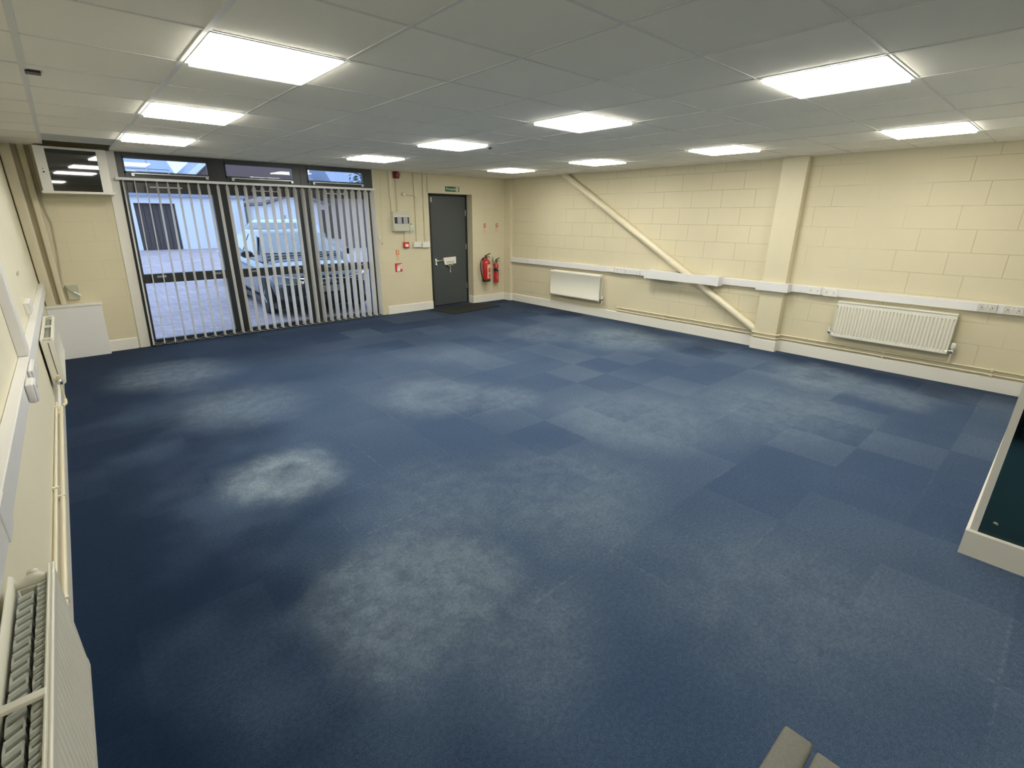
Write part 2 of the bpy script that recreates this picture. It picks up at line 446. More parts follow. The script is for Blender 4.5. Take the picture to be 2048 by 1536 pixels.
class MB:
    def __init__(s):
        s.bm = bmesh.new()
    def box(s, x0, x1, y0, y1, z0, z1, bev=0.0, seg=2):
        if x0 > x1: x0, x1 = x1, x0
        if y0 > y1: y0, y1 = y1, y0
        if z0 > z1: z0, z1 = z1, z0
        vs = [s.bm.verts.new(p) for p in ((x0, y0, z0), (x1, y0, z0), (x1, y1, z0), (x0, y1, z0),
                                          (x0, y0, z1), (x1, y0, z1), (x1, y1, z1), (x0, y1, z1))]
        fs = [s.bm.faces.new([vs[i] for i in f]) for f in
              ((0, 3, 2, 1), (4, 5, 6, 7), (0, 1, 5, 4), (1, 2, 6, 5), (2, 3, 7, 6), (3, 0, 4, 7))]
        if bev:
            ed = {e for f in fs for e in f.edges}
            bmesh.ops.bevel(s.bm, geom=list(ed), offset=bev, segments=seg, affect='EDGES', profile=0.5)
        return s
    def prism(s, poly, axis, a, b):
        """poly: 2-D points in the other two axes (cyclic order x,y,z without axis)"""
        def P(p, t):
            if axis == 'x': return (t, p[0], p[1])
            if axis == 'y': return (p[0], t, p[1])
            return (p[0], p[1], t)
        v0 = [s.bm.verts.new(P(p, a)) for p in poly]
        v1 = [s.bm.verts.new(P(p, b)) for p in poly]
        n = len(poly)
        s.bm.faces.new(v0[::-1]); s.bm.faces.new(v1)
        for i in range(n):
            s.bm.faces.new((v0[i], v0[(i + 1) % n], v1[(i + 1) % n], v1[i]))
        return s
    def tube(s, pts, r, seg=10, cap=True):
        pts = [Vector(p) for p in pts]
        rings = []
        up0 = None
        for i, p in enumerate(pts):
            if i == 0: d = pts[1] - p
            elif i == len(pts) - 1: d = p - pts[i - 1]
            else: d = (pts[i + 1] - p).normalized() + (p - pts[i - 1]).normalized()
            d.normalize()
            if up0 is None:
                up0 = Vector((0, 0, 1)) if abs(d.z) < 0.9 else Vector((1, 0, 0))
            a = d.cross(up0)
            if a.length < 1e-4: a = d.cross(Vector((0, 1, 0)))
            a.normalize()
            bb = a.cross(d).normalized()
            up0 = bb
            rr = r[i] if isinstance(r, (list, tuple)) else r
            rings.append([s.bm.verts.new(p + rr * (math.cos(2 * math.pi * k / seg) * a + math.sin(2 * math.pi * k / seg) * bb)) for k in range(seg)])
        for i in range(len(rings) - 1):
            for k in range(seg):
                s.bm.faces.new((rings[i][k], rings[i][(k + 1) % seg], rings[i + 1][(k + 1) % seg], rings[i + 1][k]))
        if cap:
            s.bm.faces.new(rings[0][::-1]); s.bm.faces.new(rings[-1])
        return s
    def cyl(s, p0, p1, r, seg=16):
        return s.tube([p0, p1], r, seg)
    def lathe(s, prof, c, seg=24, axis='z'):
        rings = []
        for (r, h) in prof:
            ring = []
            for k in range(seg):
                a = 2 * math.pi * k / seg
                if axis == 'z': p = (c[0] + r * math.cos(a), c[1] + r * math.sin(a), c[2] + h)
                elif axis == 'y': p = (c[0] + r * math.cos(a), c[1] + h, c[2] + r * math.sin(a))
                else: p = (c[0] + h, c[1] + r * math.cos(a), c[2] + r * math.sin(a))
                ring.append(s.bm.verts.new(p))
            rings.append(ring)
        for i in range(len(rings) - 1):
            for k in range(seg):
                s.bm.faces.new((rings[i][k], rings[i][(k + 1) % seg], rings[i + 1][(k + 1) % seg], rings[i + 1][k]))
        s.bm.faces.new(rings[0][::-1]); s.bm.faces.new(rings[-1])
        return s
    def loft(s, rings, closed=True, cap=True):
        rr = [[s.bm.verts.new(p) for p in ring] for ring in rings]
        n = len(rr[0])
        for i in range(len(rr) - 1):
            for k in range(n if closed else n - 1):
                s.bm.faces.new((rr[i][k], rr[i][(k + 1) % n], rr[i + 1][(k + 1) % n], rr[i + 1][k]))
        if cap and closed:
            s.bm.faces.new(rr[0][::-1]); s.bm.faces.new(rr[-1])
        return s
    def blob(s, c, rx, ry, rz, sub=2, jit=0.0):
        r = bmesh.ops.create_icosphere(s.bm, subdivisions=sub, radius=1.0)
        for v in r['verts']:
            k = 1 + random.uniform(-jit, jit)
            v.co = Vector((c[0] + v.co.x * rx * k, c[1] + v.co.y * ry * k, c[2] + v.co.z * rz * k))
        return s
    def lean(s):
        for v in s.bm.verts:
            v.co.x += lean(v.co.x, v.co.z)
        return s
    def turn(s, px, py, deg):
        bmesh.ops.rotate(s.bm, verts=s.bm.verts[:], cent=(px, py, 0), matrix=Matrix.Rotation(math.radians(deg), 3, 'Z'))
        return s
    def build(s, name, m, parent=None, smooth=False, subdiv=0, tag_=None):
        bmesh.ops.recalc_face_normals(s.bm, faces=s.bm.faces[:])
        if parent is not None:
            off = parent.get('_off')
            o3 = Vector(off) if off is not None else Vector((0, 0, 0))
            if o3.length: bmesh.ops.translate(s.bm, verts=s.bm.verts[:], vec=-o3)
        me = bpy.data.meshes.new(name)
        s.bm.to_mesh(me); s.bm.free()
        me.materials.append(m)
        o = bpy.data.objects.new(name, me)
        COL.objects.link(o)
        if parent is not None: 
            o.parent = parent
            if parent.get('_off') is not None: o['_off'] = parent['_off']
        if smooth:
            for p in me.polygons: p.use_smooth = True
            me.set_sharp_from_angle(angle=math.radians(40))
        if subdiv:
            md = o.modifiers.new('subdivision', 'SUBSURF')
            md.levels = subdiv; md.render_levels = subdiv
        return o

def tag(o, label, cat, group=None, kind=None):
    o['label'] = label; o['category'] = cat
    if group: o['group'] = group
    if kind: o['kind'] = kind
    return o
def struct(o, label=None, cat=None):
    o['kind'] = 'structure'
    if label: o['label'] = label
    if cat: o['category'] = cat
    return o
def thing(name, label, cat, loc=(0, 0, 0), group=None, keep=True):
    """an Empty at the base of the thing; its parts are modelled in world coordinates and shifted"""
    o = bpy.data.objects.new(name, None)
    o.empty_display_size = 0.05
    COL.objects.link(o)
    o.location = loc
    tag(o, label, cat, group)
    if keep: o['_off'] = list(loc)
    return o
def text_mesh(body, size, name, m, parent, loc, rot, depth=0.0005, align='CENTER'):
    cu = bpy.data.curves.new(name, 'FONT')
    cu.body = body; cu.size = size; cu.extrude = depth
    cu.align_x = align; cu.align_y = 'CENTER'
    t = bpy.data.objects.new(name, cu)
    COL.objects.link(t)
    bpy.context.view_layer.update()
    me = bpy.data.meshes.new_from_object(t.evaluated_get(bpy.context.evaluated_depsgraph_get()))
    bpy.data.objects.remove(t)
    me.materials.clear(); me.materials.append(m)
    mm = Matrix.Translation(Vector(loc)) @ rot
    off = parent.get('_off') if parent is not None else None
    if off is not None: mm = Matrix.Translation(-Vector(off)) @ mm
    me.transform(mm)
    o = bpy.data.objects.new(name, me)
    COL.objects.link(o)
    if parent is not None:
        o.parent = parent
        if off is not None: o['_off'] = off
    return o
ROT_BACK = Matrix.Rotation(math.radians(90), 4, 'X')        # text facing the room from the back wall

# ------------------------------------------------------------------ room shell
YN = -2.2                                                    # wall behind the camera
WIN_X0, WIN_X1 = 0.667, 4.052
DOOR_X0, DOOR_X1, DOOR_Z, DOOR_Y = 5.135, 6.13, 2.112, 8.32
T = 0.26

PX, PYF = 3.31, 0.023                                        # corner of the glazed partition
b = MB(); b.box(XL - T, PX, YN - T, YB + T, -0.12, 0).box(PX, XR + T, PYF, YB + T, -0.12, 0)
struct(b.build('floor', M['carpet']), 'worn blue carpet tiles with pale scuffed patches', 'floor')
b = MB(); b.box(PX, XR + T, YN - T, PYF, -0.12, 0)
struct(b.build('floor', M['teal']), 'dark teal carpet seen through the glazed partition', 'floor')

# ceiling, with one tile missing beside the back wall
G0, R0 = 0.6224, 6.2091
hx0, hx1, hy0 = G0 - 0.6, G0, R0 + 1.2
b = MB()
b.box(XL - T, XR + T, YN - T, hy0 - 0.6, ZC, ZC + 0.03)
b.box(XL - T, hx0, hy0 - 0.6, YB + T, ZC, ZC + 0.03)
b.box(hx1, XR + T, hy0 - 0.6, YB + T, ZC, ZC + 0.03)
ceiling = struct(b.build('ceiling', M['ceil']), 'grey white suspended ceiling of square tiles', 'ceiling')
MB().box(hx0, hx1, hy0 - 0.6, hy0 + 0.02, ZC, ZC + 0.02).build('grey_tile', M['ceilgrey'], ceiling)['label'] = 'darker grey ceiling tile next to the gap'
b = MB()
for k in range(-1, 11):
    x = G0 + 0.6 * k
    wd = 0.0135 if k in (-1, 0) else 0.009
    if x < XR: b.box(x - wd, x + wd, YN, YB if k not in (-1, 0) else YB - 0.3, ZC - 0.0035, ZC + 0.001)
for k in range(-14, 4):
    y = R0 + 0.6 * k
    if YN < y < YB:
        if k == 3: b.box(hx1, XR, y - 0.007, y + 0.007, ZC - 0.0025, ZC + 0.001); b.box(XL, hx0, y - 0.007, y + 0.007, ZC - 0.0025, ZC + 0.001)
        else: b.box(XL, XR, y - 0.007, y + 0.007, ZC - 0.0025, ZC + 0.001)
b.build('ceiling_grid', M['tbar'], ceiling)
b = MB()
b.box(hx0 - 0.3, hx1 + 0.3, hy0 - 0.9, YB + T, ZC + 0.55, ZC + 0.6)
for a in ((hx0 - 0.3, hx0 - 0.28, hy0 - 0.9, YB + T), (hx1 + 0.28, hx1 + 0.3, hy0 - 0.9, YB + T), (hx0 - 0.3, hx1 + 0.3, hy0 - 0.9, hy0 - 0.88)):
    b.box(a[0], a[1], a[2], a[3], ZC + 0.03, ZC + 0.56)
struct(b.build('trim_9', M['void']), 'dark roof void above the missing ceiling tile', 'roof void')

# walls
b = MB()
b.box(XL - T, WIN_X0 - 0.02, YB, YB + 0.2, -0.05, ZC + 0.6).lean()
b.box(WIN_X1 - 0.005, DOOR_X0, YB, YB + 0.23, -0.05, ZC + 0.03)
b.box(DOOR_X0, DOOR_X1, YB, YB + 0.23, DOOR_Z, ZC + 0.03)
b.box(DOOR_X1, XR + T, YB, YB + 0.23, -0.05, ZC + 0.03)
b.box(WIN_X0 - 0.1, WIN_X1 + 0.1, YB + 0.01, YB + 0.2, ZC + 0.005, ZC + 0.6)
struct(b.build('wall_back', M['wall_x']), 'cream painted block wall with the window and door', 'wall')
b = MB(); b.box(XR, XR + T, YN - T, YB + T, -0.05, ZC + 0.03)
struct(b.build('wall_right', M['wall_y']), 'cream painted block wall on the right', 'wall')
b = MB(); b.box(XL - T, XL, YN - T, YB + T, -0.05, ZC + 0.6)
struct(b.build('wall_left', M['plaster']), 'smooth cream wall on the left', 'wall')
b = MB(); b.box(XL - T, XR + T, YN - T, YN, -0.05, ZC + 0.03)
struct(b.build('wall_near', M['plaster']))

# column on the right wall and boxed corner
CX0, CY0, CY1 = 6.915, 2.437, 2.735
b = MB(); b.box(CX0, XR + 0.01, CY0, CY1, 0, ZC, 0.006)
struct(b.build('trim_1', M['cream']), 'cream boxed column standing against the right wall', 'column')
b = MB(); b.box(6.955, XR + 0.01, 7.925, YB + 0.01, 0, ZC, 0.006)
struct(b.build('trim_2', M['cream']), 'narrow cream boxing in the far right corner', 'column')

# skirting boards
def skirt_profile(h=0.148, t=0.016):
    return [(0, 0), (t, 0), (t, h - 0.008), (t - 0.008, h), (0, h)]
def skirt_x(b, x0, x1, y, h=0.148):       # on a wall facing -y
    b.prism([(y - p[0], p[1]) for p in skirt_profile(h)], 'x', x0, x1)
def skirt_y(b, y0, y1, x, sgn, h=0.148):  # on a wall facing sgn*x
    b.prism([(x + sgn * p[0], p[1]) for p in skirt_profile(h)], 'y', y0, y1)
def sweep(b, pts, prof):
    """mitred moulding along a floor path; prof = (out, z) with out measured to the left of the path"""
    P = [Vector((p[0], p[1])) for p in pts]
    rings = []
    for i, p in enumerate(P):
        ns = []
        if i > 0: d = (p - P[i - 1]).normalized(); ns.append(Vector((-d.y, d.x)))
        if i < len(P) - 1: d = (P[i + 1] - p).normalized(); ns.append(Vector((-d.y, d.x)))
        n = ns[0] if len(ns) == 1 else (ns[0] + ns[1]) / (1 + ns[0].dot(ns[1]))
        rings.append([(p.x + n.x * q[0], p.y + n.y * q[0], q[1]) for q in prof])
    b.loft(rings)
b = MB()
skirt_x(b, 0.235, 0.545, YB)
b.lean()
skirt_x(b, 4.17, DOOR_X0 + 0.0, YB)
sweep(b, [(6.94, YB), (DOOR_X1, YB), (DOOR_X1, DOOR_Y - 0.05)], skirt_profile())
struct(b.build('baseboard_back', M['skirt']), 'white skirting board along the back wall', 'skirting')
b = MB()
sweep(b, [(XR, PYF), (XR, CY0), (CX0, CY0), (CX0, CY1), (XR, CY1), (XR, 7.925), (6.955, 7.925), (6.955, YB)], skirt_profile())
struct(b.build('baseboard_right', M['skirt']), 'white skirting board along the right wall', 'skirting')
b = MB(); skirt_y(b, YN, 7.99, XL, 1)
struct(b.build('baseboard_left', M['skirt']), 'white skirting board along the left wall', 'skirting')

# glazed partition beside the camera
b = MB()
b.box(PX, PX + 0.03, -0.008, PYF, 0, ZC)                          # end post
b.box(PX + 0.03, XR, -0.008, PYF, 0, ZC)                                 # solid return wall
b.box(PX, PX + 0.03, YN, -0.008, 0, 0.135)                               # low sill
b.box(PX, PX + 0.03, YN, -0.008, 2.2, ZC)
b.box(PX, PX + 0.03, YN, YN + 0.06, 0.135, 2.2)
part = struct(b.build('wall_partition', M['whitepaint']), 'white end of the glazed partition at the right edge', 'partition')
MB().box(PX + 0.012, PX + 0.018, YN + 0.06, -0.008, 0.135, 2.2).build('glass_pane', M['glass'], part)
b = MB()
sweep(b, [(XR, PYF), (PX, PYF), (PX, YN)][::-1], skirt_profile(0.15, 0.014))
struct(b.build('baseboard_partition', M['skirt']), 'white skirting around the foot of the partition', 'skirting')

# white jamb strip left of the window
b = MB(); b.box(WIN_X0 - 0.105, WIN_X0 + 0.005, YB - 0.018, YB + 0.02, 0.0, ZC, 0.003).lean()
struct(b.build('trim_3', M['whitepaint']), 'white upright jamb board left of the window', 'trim')
b = MB(); b.box(WIN_X1, WIN_X1 + 0.035, YB - 0.006, YB + 0.02, 0.0, ZC, 0.002)
struct(b.build('trim_4', M['cream']), 'cream upright jamb strip right of the window', 'trim')

# ------------------------------------------------------------------ windows (three dark bays)
def bay(idx, x0, x1, px0, px1, label, vent):
    fy0, fy1 = YB - 0.005, YB + 0.075
    zt = ZC + 0.004
    b = MB()
    b.box(x0, px0, fy0, fy1, 0.0, zt, 0.003)
    b.box(px1, x1, fy0, fy1, 0.0, zt, 0.003)
    b.box(px0, px1, fy0, fy1, 2.372, zt, 0.003)
    b.box(px0, px1, fy0, fy1, 1.972, 2.222, 0.003)
    b.box(px0, px1, fy0, fy1, 0.838, 0.958, 0.003)
    b.box(px0, px1, fy0, fy1, 0.0, 0.085, 0.003)
    # sash rebates
    for (za, zb) in ((2.222, 2.372),):
        b.box(px0, px0 + 0.012, fy0 - 0.012, fy0 + 0.02, za - 0.03, zb + 0.02); b.box(px1 - 0.012, px1, fy0 - 0.012, fy0 + 0.02, za - 0.03, zb + 0.02)
        b.box(px0, px1, fy0 - 0.012, fy0 + 0.02, zb + 0.0, zb + 0.02); b.box(px0, px1, fy0 - 0.012, fy0 + 0.02, za - 0.03, za - 0.0)
    fr = b.lean().build('window_%d' % idx, M['dark'])
    struct(fr, label, 'window')
    for (za, zb) in ((2.215, 2.38), (0.95, 1.98), (0.08, 0.845)):
        MB().box(px0 - 0.005, px1 + 0.005, fy0 + 0.035, fy0 + 0.041, za, zb).lean().build('pane', M['glass'], fr)
    # top light stay: horizontal aluminium bar on two brackets
    za = 2.196
    b = MB()
    b.box(px0 + 0.07, px1 - 0.01, fy0 - 0.040, fy0 - 0.022, za - 0.008, za + 0.010, 0.003)
    for xx in (px0 + 0.06, px1 - 0.05):
        b.box(xx, xx + 0.035, fy0 - 0.045, fy0, za - 0.035, za + 0.006, 0.003)
    xm = (px0 + px1) / 2
    b.box(xm - 0.006, xm + 0.006, fy0 - 0.034, fy0 - 0.02, za, za + 0.032)
    b.lean().build('opening_bar', M['alu'], fr)
    MB().box(vent[0], vent[1], fy0 - 0.012, fy0, 2.035, 2.05, 0.003).lean().build('trickle_vent', M['white'], fr)
    for xx in (px0 + 0.13, px1 - 0.16):
        b = MB(); b.box(xx, xx + 0.10, fy0 - 0.014, fy0, 0.905, 0.93, 0.004); b.box(xx + 0.005, xx + 0.09, fy0 - 0.03, fy0 - 0.012, 0.925, 0.933, 0.002)
        b.lean().build('latch', M['alu'], fr)
    return fr
bay(1, 0.667, 1.766, 0.740, 1.655, 'left bay of the dark window with the open yard behind', (0.97, 1.32))
bay(2, 1.766, 2.878, 1.862, 2.770, 'middle bay of the dark window', (2.16, 2.52))
bay(3, 2.878, 4.052, 2.985, 3.890, 'right bay of the dark window next to the cream wall', (3.20, 3.56))

# ------------------------------------------------------------------ vertical blind
SBY, SW = 8.05, 0.127
bl = thing('vertical_blind', 'white vertical blind of narrow hanging slats across the dark window', 'blind', (2.35, SBY, 2.15))
b = MB(); b.box(0.628, 4.042, SBY - 0.024, SBY + 0.024, 2.110, 2.142, 0.004).lean(); b.build('headrail', M['white'], bl)
NS = 30
slat_x = []
for i in range(NS):
    fr_ = i / (NS - 1.0)
    x = 0.702 + (3.992 - 0.702) * fr_
    a = -0.02 - 0.14 * fr_ + random.uniform(-0.012, 0.012)
    if i == 0: a = 0.20
    if i == 1: a = 0.16
    if i in (2,): a = 0.17
    slat_x.append((x, a))
    dx, dy = math.sin(a), math.cos(a)
    nx, ny = dy, -dx
    rings = []
    for z in (0.035, 0.07, 1.1, 2.07, 2.108):
        ww = SW / 2 if z < 2.1 else SW / 2 * 0.35
        ring = []
        for sgn in (1, -1):
            for t in ([-1, -0.5, 0, 0.5, 1] if sgn == 1 else [1, 0.5, 0, -0.5, -1]):
                cur = 0.006 * (1 - t * t)
                th = 0.0006 * sgn
                ring.append((x + dx * ww * t + nx * (cur + th), SBY + dy * ww * t + ny * (cur + th), z))
        rings.append(ring)
    b = MB(); b.loft(rings).lean(); b.build('slat', M['slat'], bl, smooth=True)
def chain(yoff):
    b = MB()
    for i in range(NS - 1):
        xa, aa = slat_x[i]; xb, ab = slat_x[i + 1]
        pts = []
        for k in range(9):
            t = k / 8.0
            pts.append((xa + (xb - xa) * t + yoff * math.sin(aa), SBY + yoff, 0.058 - 0.028 * 4 * t * (1 - t)))
        b.tube(pts, 0.0018, 5)
    b.lean(); b.build('bottom_chain', M['chain'], bl)
chain(-0.05); chain(0.05)
b = MB(); b.tube([(4.035, SBY - 0.03, 2.11), (4.05, SBY - 0.03, 1.6), (4.06, SBY - 0.03, 1.25)], 0.002, 6)
b.lathe([(0.004, -0.035), (0.014, -0.03), (0.014, 0.02), (0.004, 0.03)], (4.055, SBY - 0.03, 1.36), 10)
b.build('control_cord', M['white'], bl)

# ------------------------------------------------------------------ ceiling lights
cells = [(0, 0, 'first column from the left, farthest from the camera'), (0, 1, ''), (0, 2, ''), (1, 0, ''), (1, 1, ''), (1, 2, ''), (1, 3, ''),
         (2, 0, ''), (2, 1, ''), (2, 2, ''), (2, 3, '')]
LL = {(0, 2): 'largest lit square ceiling panel at top left of the photo',
      (0, 1): 'lit ceiling panel in the left row, second from the window',
      (0, 0): 'lit ceiling panel in the left row, closest to the window blind',
      (1, 3): 'large lit ceiling panel at upper right, nearest in the middle row',
      (1, 2): 'lit diamond shaped ceiling panel in the middle row, at the centre of the photo',
      (1, 1): 'lit ceiling panel in the middle row with the smoke detector at its corner',
      (1, 0): 'lit ceiling panel in the middle row, closest to the red alarm sounder',
      (2, 3): 'lit ceiling panel farthest right, above the ribbed radiator wall',
      (2, 2): 'lit ceiling panel in the right row just left of the boxed column top',
      (2, 1): 'lit ceiling panel in the right row above the top of the diagonal brace',
      (2, 0): 'lit ceiling panel in the far right corner of the room near the exit door'}
for (c, r, _) in cells:
    x = G0 + 2.4 * c; y = R0 - 1.8 * r
    o = thing('ceiling_light', LL[(c, r)], 'ceiling light', (x + 0.3, y + 0.3, ZC), 'square ceiling light panels')
    b = MB()
    z0 = ZC - 0.006
    for (xa, xb, ya, yb_) in ((0.008, 0.592, 0.008, 0.028), (0.008, 0.592, 0.572, 0.592), (0.008, 0.028, 0.028, 0.572), (0.572, 0.592, 0.028, 0.572)):
        b.box(x + xa, x + xb, y + ya, y + yb_, z0, ZC + 0.002, 0.002)
    b.build('frame', M['white'], o)
    MB().box(x + 0.026, x + 0.574, y + 0.026, y + 0.574, ZC - 0.020, ZC - 0.001).build('diffuser', M['diff'], o)

o = thing('ceiling_light', 'unseen lit ceiling panel added behind the camera in the left row', 'ceiling light', (0.92, -0.9, ZC), 'square ceiling light panels')
MB().box(0.65, 1.19, -1.17, -0.63, ZC - 0.020, ZC - 0.001).build('diffuser', M['diff'], o)  # unseen panel, added to brighten the partition end and near carpet
b = MB()
for q in ((0.63, 1.21, -1.19, -1.17), (0.63, 1.21, -0.63, -0.61), (0.63, 0.65, -1.17, -0.63), (1.19, 1.21, -1.17, -0.63)): b.box(q[0], q[1], q[2], q[3], ZC - 0.006, ZC + 0.002)
b.build('frame', M['white'], o)
o = thing('ceiling_light', 'added lit ceiling panel inside the partitioned room, out of sight', 'ceiling light', (5.72, -0.9, ZC), 'square ceiling light panels')
MB().box(5.45, 5.99, -1.17, -0.63, ZC - 0.020, ZC - 0.001).build('diffuser', M['diff'], o)  # added out of view so the teal carpet is not left black
b = MB()
for q in ((5.43, 6.01, -1.19, -1.17), (5.43, 6.01, -0.63, -0.61), (5.43, 5.45, -1.17, -0.63), (5.99, 6.01, -1.17, -0.63)): b.box(q[0], q[1], q[2], q[3], ZC - 0.006, ZC + 0.002)
b.build('frame', M['white'], o)
o = thing('smoke_detector', 'small dark smoke detector on the ceiling beside a light panel', 'smoke detector', (3.58, 4.42, ZC))
b = MB(); b.lathe([(0.048, 0.0), (0.05, -0.012), (0.04, -0.03), (0.018, -0.036)], (3.58, 4.42, ZC), 20); b.build('housing', M['white'], o, True)
b = MB(); b.lathe([(0.026, -0.034), (0.022, -0.044), (0.004, -0.047)], (3.58, 4.42, ZC), 16); b.build('sensor_cap', M['ink'], o, True)
o = thing('ceiling_clip', 'small dark clip stuck on the ceiling at upper left', 'clip', (0.06, 3.96, ZC))
b = MB(); b.box(0.028, 0.092, 3.925, 4.005, ZC - 0.012, ZC, 0.003); b.build('body', M['black'], o)

# ------------------------------------------------------------------ back left corner
def boxed_pipe(x0, x1, y0, z0, z1, label, name):
    b = MB(); b.box(x0, x1, y0, YB, z0, z1, 0.012, 3).lean()
    return tag(b.build(name, M['cream'], smooth=True), label, 'pipe casing')
boxed_pipe(-0.335, -0.235, 8.03, 0.66, ZC + 0.1, 'cream vertical pipe casing tight in the back left corner', 'pipe_casing')
boxed_pipe(-0.185, -0.125, 8.055, 0.66, ZC + 0.1, 'slim cream vertical pipe casing between corner and wall cabinet', 'pipe_casing')
b = MB()
b.tube([(-0.095, 8.11, 2.5), (-0.098, 8.11, 1.95), (-0.085, 8.11, 1.72), (-0.06, 8.11, 1.60), (-0.075, 8.105, 1.3), (-0.11, 8.10, 0.92), (-0.095, 8.075, 0.895), (-0.06, 8.066, 0.84), (-0.025, 8.066, 0.806)], 0.006, 8)
tag(b.lean().build('loose_cable', M['junction'], smooth=True), 'thin loose cable trailing down the wall below the cabinet', 'cable')
o = thing('junction_box', 'square grey junction box on the wall above the white boxing', 'junction box', (-0.03, YB, 0.70))
b = MB(); b.box(-0.09, 0.035, YB - 0.045, YB, 0.71, 0.885, 0.006).lean(); b.build('case', M['junction'], o)
b = MB(); b.tube([(-0.02, YB - 0.06, 0.80), (0.05, YB - 0.06, 0.755)], 0.011, 8).lean(); b.build('cable_gland', M['white'], o)
# white boxing that covers the pipes in the corner
o = thing('pipe_boxing', 'low white boxed in cover in the back left corner', 'boxing', (-0.05, 8.06, 0))
b = MB(); b.box(XL + 0.002, 0.243, 8.0, YB, 0, 0.632, 0.002).lean(); b.build('front_panel', M['white'], o)
b = MB(); b.box(XL + 0.002, 0.252, 7.992, YB, 0.632, 0.664, 0.004).lean(); b.build('top_board', M['whitepaint'], o)
# wall cabinet with dark glass
o = thing('wall_cabinet', 'white wall cabinet with a black glass door under the ceiling', 'cabinet', (0.25, 7.99, 1.93))
cy = 7.85
b = MB(); b.box(-0.055, 0.572, cy + 0.02, YB, 1.955, 2.418).lean(); b.build('carcass', M['whitepaint'], o)
b = MB()
b.box(-0.058, 0.036, cy, cy + 0.02, 1.955, 2.418, 0.002)
b.box(0.480, 0.572, cy, cy + 0.02, 1.955, 2.418, 0.002)
b.box(0.036, 0.480, cy, cy + 0.02, 2.393, 2.418, 0.002)
d = b.lean().turn(0.56, cy, 3).build('door_frame', M['whitepaint'], o)
b = MB(); b.box(0.034, 0.482, cy + 0.004, cy + 0.014, 1.955, 2.395).lean().turn(0.56, cy, 3); b.build('door_glass', M['cabglass'], d)
b = MB(); b.lathe([(0.009, 0.0), (0.009, -0.004)], (-0.012, cy, 2.15), 14, 'y'); b.lean().turn(0.56, cy, 3); b.build('lock', M['black'], d)
b = MB(); b.lathe([(0.005, 0.0), (0.005, -0.006)], (-0.014, cy, 2.185), 12, 'y'); b.lean().turn(0.56, cy, 3); b.build('key', M['black'], d)
b = MB(); b.box(-0.07, 0.590, cy - 0.045, YB, 1.930, 1.955, 0.003).lean(); b.build('bottom_ledge', M['whitepaint'], o)

# ------------------------------------------------------------------ fittings between window and door
def conduit(pts, r, label, name='conduit', m='cream', extra=None):
    b = MB(); b.tube(pts, r, 10)
    if extra: extra(b)
    return tag(b.build(name, M[m], smooth=True), label, 'conduit')
yc = YB - 0.011
b = MB(); b.tube([(4.19, YB - 0.02, ZC), (4.17, YB - 0.02, 1.8), (4.147, YB - 0.02, 1.27)], 0.0022, 6)
o = tag(b.build('pull_cord', M['cream'], smooth=True), 'thin pull cord hanging from the ceiling right of the window', 'pull cord')
b = MB(); b.lathe([(0.002, 0.02), (0.008, 0.005), (0.010, -0.012), (0.003, -0.02)], (4.147, YB - 0.02, 1.258), 10); b.build('bead', M['junction'], o, True)
def trunk_box(x0, x1, z0, z1, y0=YB - 0.02):
    return lambda b: b.box(x0, x1, y0 - 0.008, YB, z0, z1, 0.004)
b = MB(); b.box(4.352, 4.422, YB - 0.022, YB, 2.03, ZC, 0.003); b.box(4.345, 4.430, YB - 0.03, YB, 2.0, 2.035, 0.004); b.box(4.362, 4.412, YB - 0.022, YB, 1.78, 2.0, 0.003)
tag(b.build('mini_trunking', M['cream']), 'wide cream conduit dropping into the left of the alarm panel', 'conduit')
conduit([(4.487, yc, 2.33), (4.485, yc, 1.775)], 0.011, 'cream conduit from the red sounder down to the alarm panel')
conduit([(4.845, yc, ZC), (4.848, yc, 2.075), (4.84, yc, 1.27)], 0.012, 'cream conduit with a round box dropping to the wall switches', extra=lambda b: (
    b.lathe([(0.034, 0.011), (0.034, -0.018), (0.03, -0.022)], (4.865, yc, 2.06), 18, 'y'),
    b.tube([(4.865, yc, 2.06), (4.63, yc, 2.068)], 0.011, 10),
    b.lathe([(0.034, 0.011), (0.034, -0.018), (0.03, -0.022)], (4.625, yc, 2.072), 18, 'y')))
conduit([(5.03, yc, ZC), (5.02, yc, 1.265)], 0.012, 'straight cream conduit just left of the door opening')
conduit([(5.128, yc, ZC), (5.122, yc, 2.13)], 0.008, 'short thin conduit above the top left corner of the door')
conduit([(4.60, yc, 1.46), (4.603, yc, 1.265)], 0.009, 'short cream conduit between alarm panel and red call point')
o = thing('alarm_sounder', 'dark red fire alarm sounder on the wall under the ceiling', 'alarm sounder', (4.497, YB, 2.32))
b = MB(); b.box(4.44, 4.554, YB - 0.03, YB, 2.322, 2.432, 0.010, 3); b.build('base', M['darkred'], o, True)
b = MB(); b.lathe([(0.050, -0.03), (0.050, -0.075), (0.040, -0.088), (0.012, -0.09)], (4.497, YB, 2.377), 24, 'y'); b.build('horn', M['darkred'], o, True)
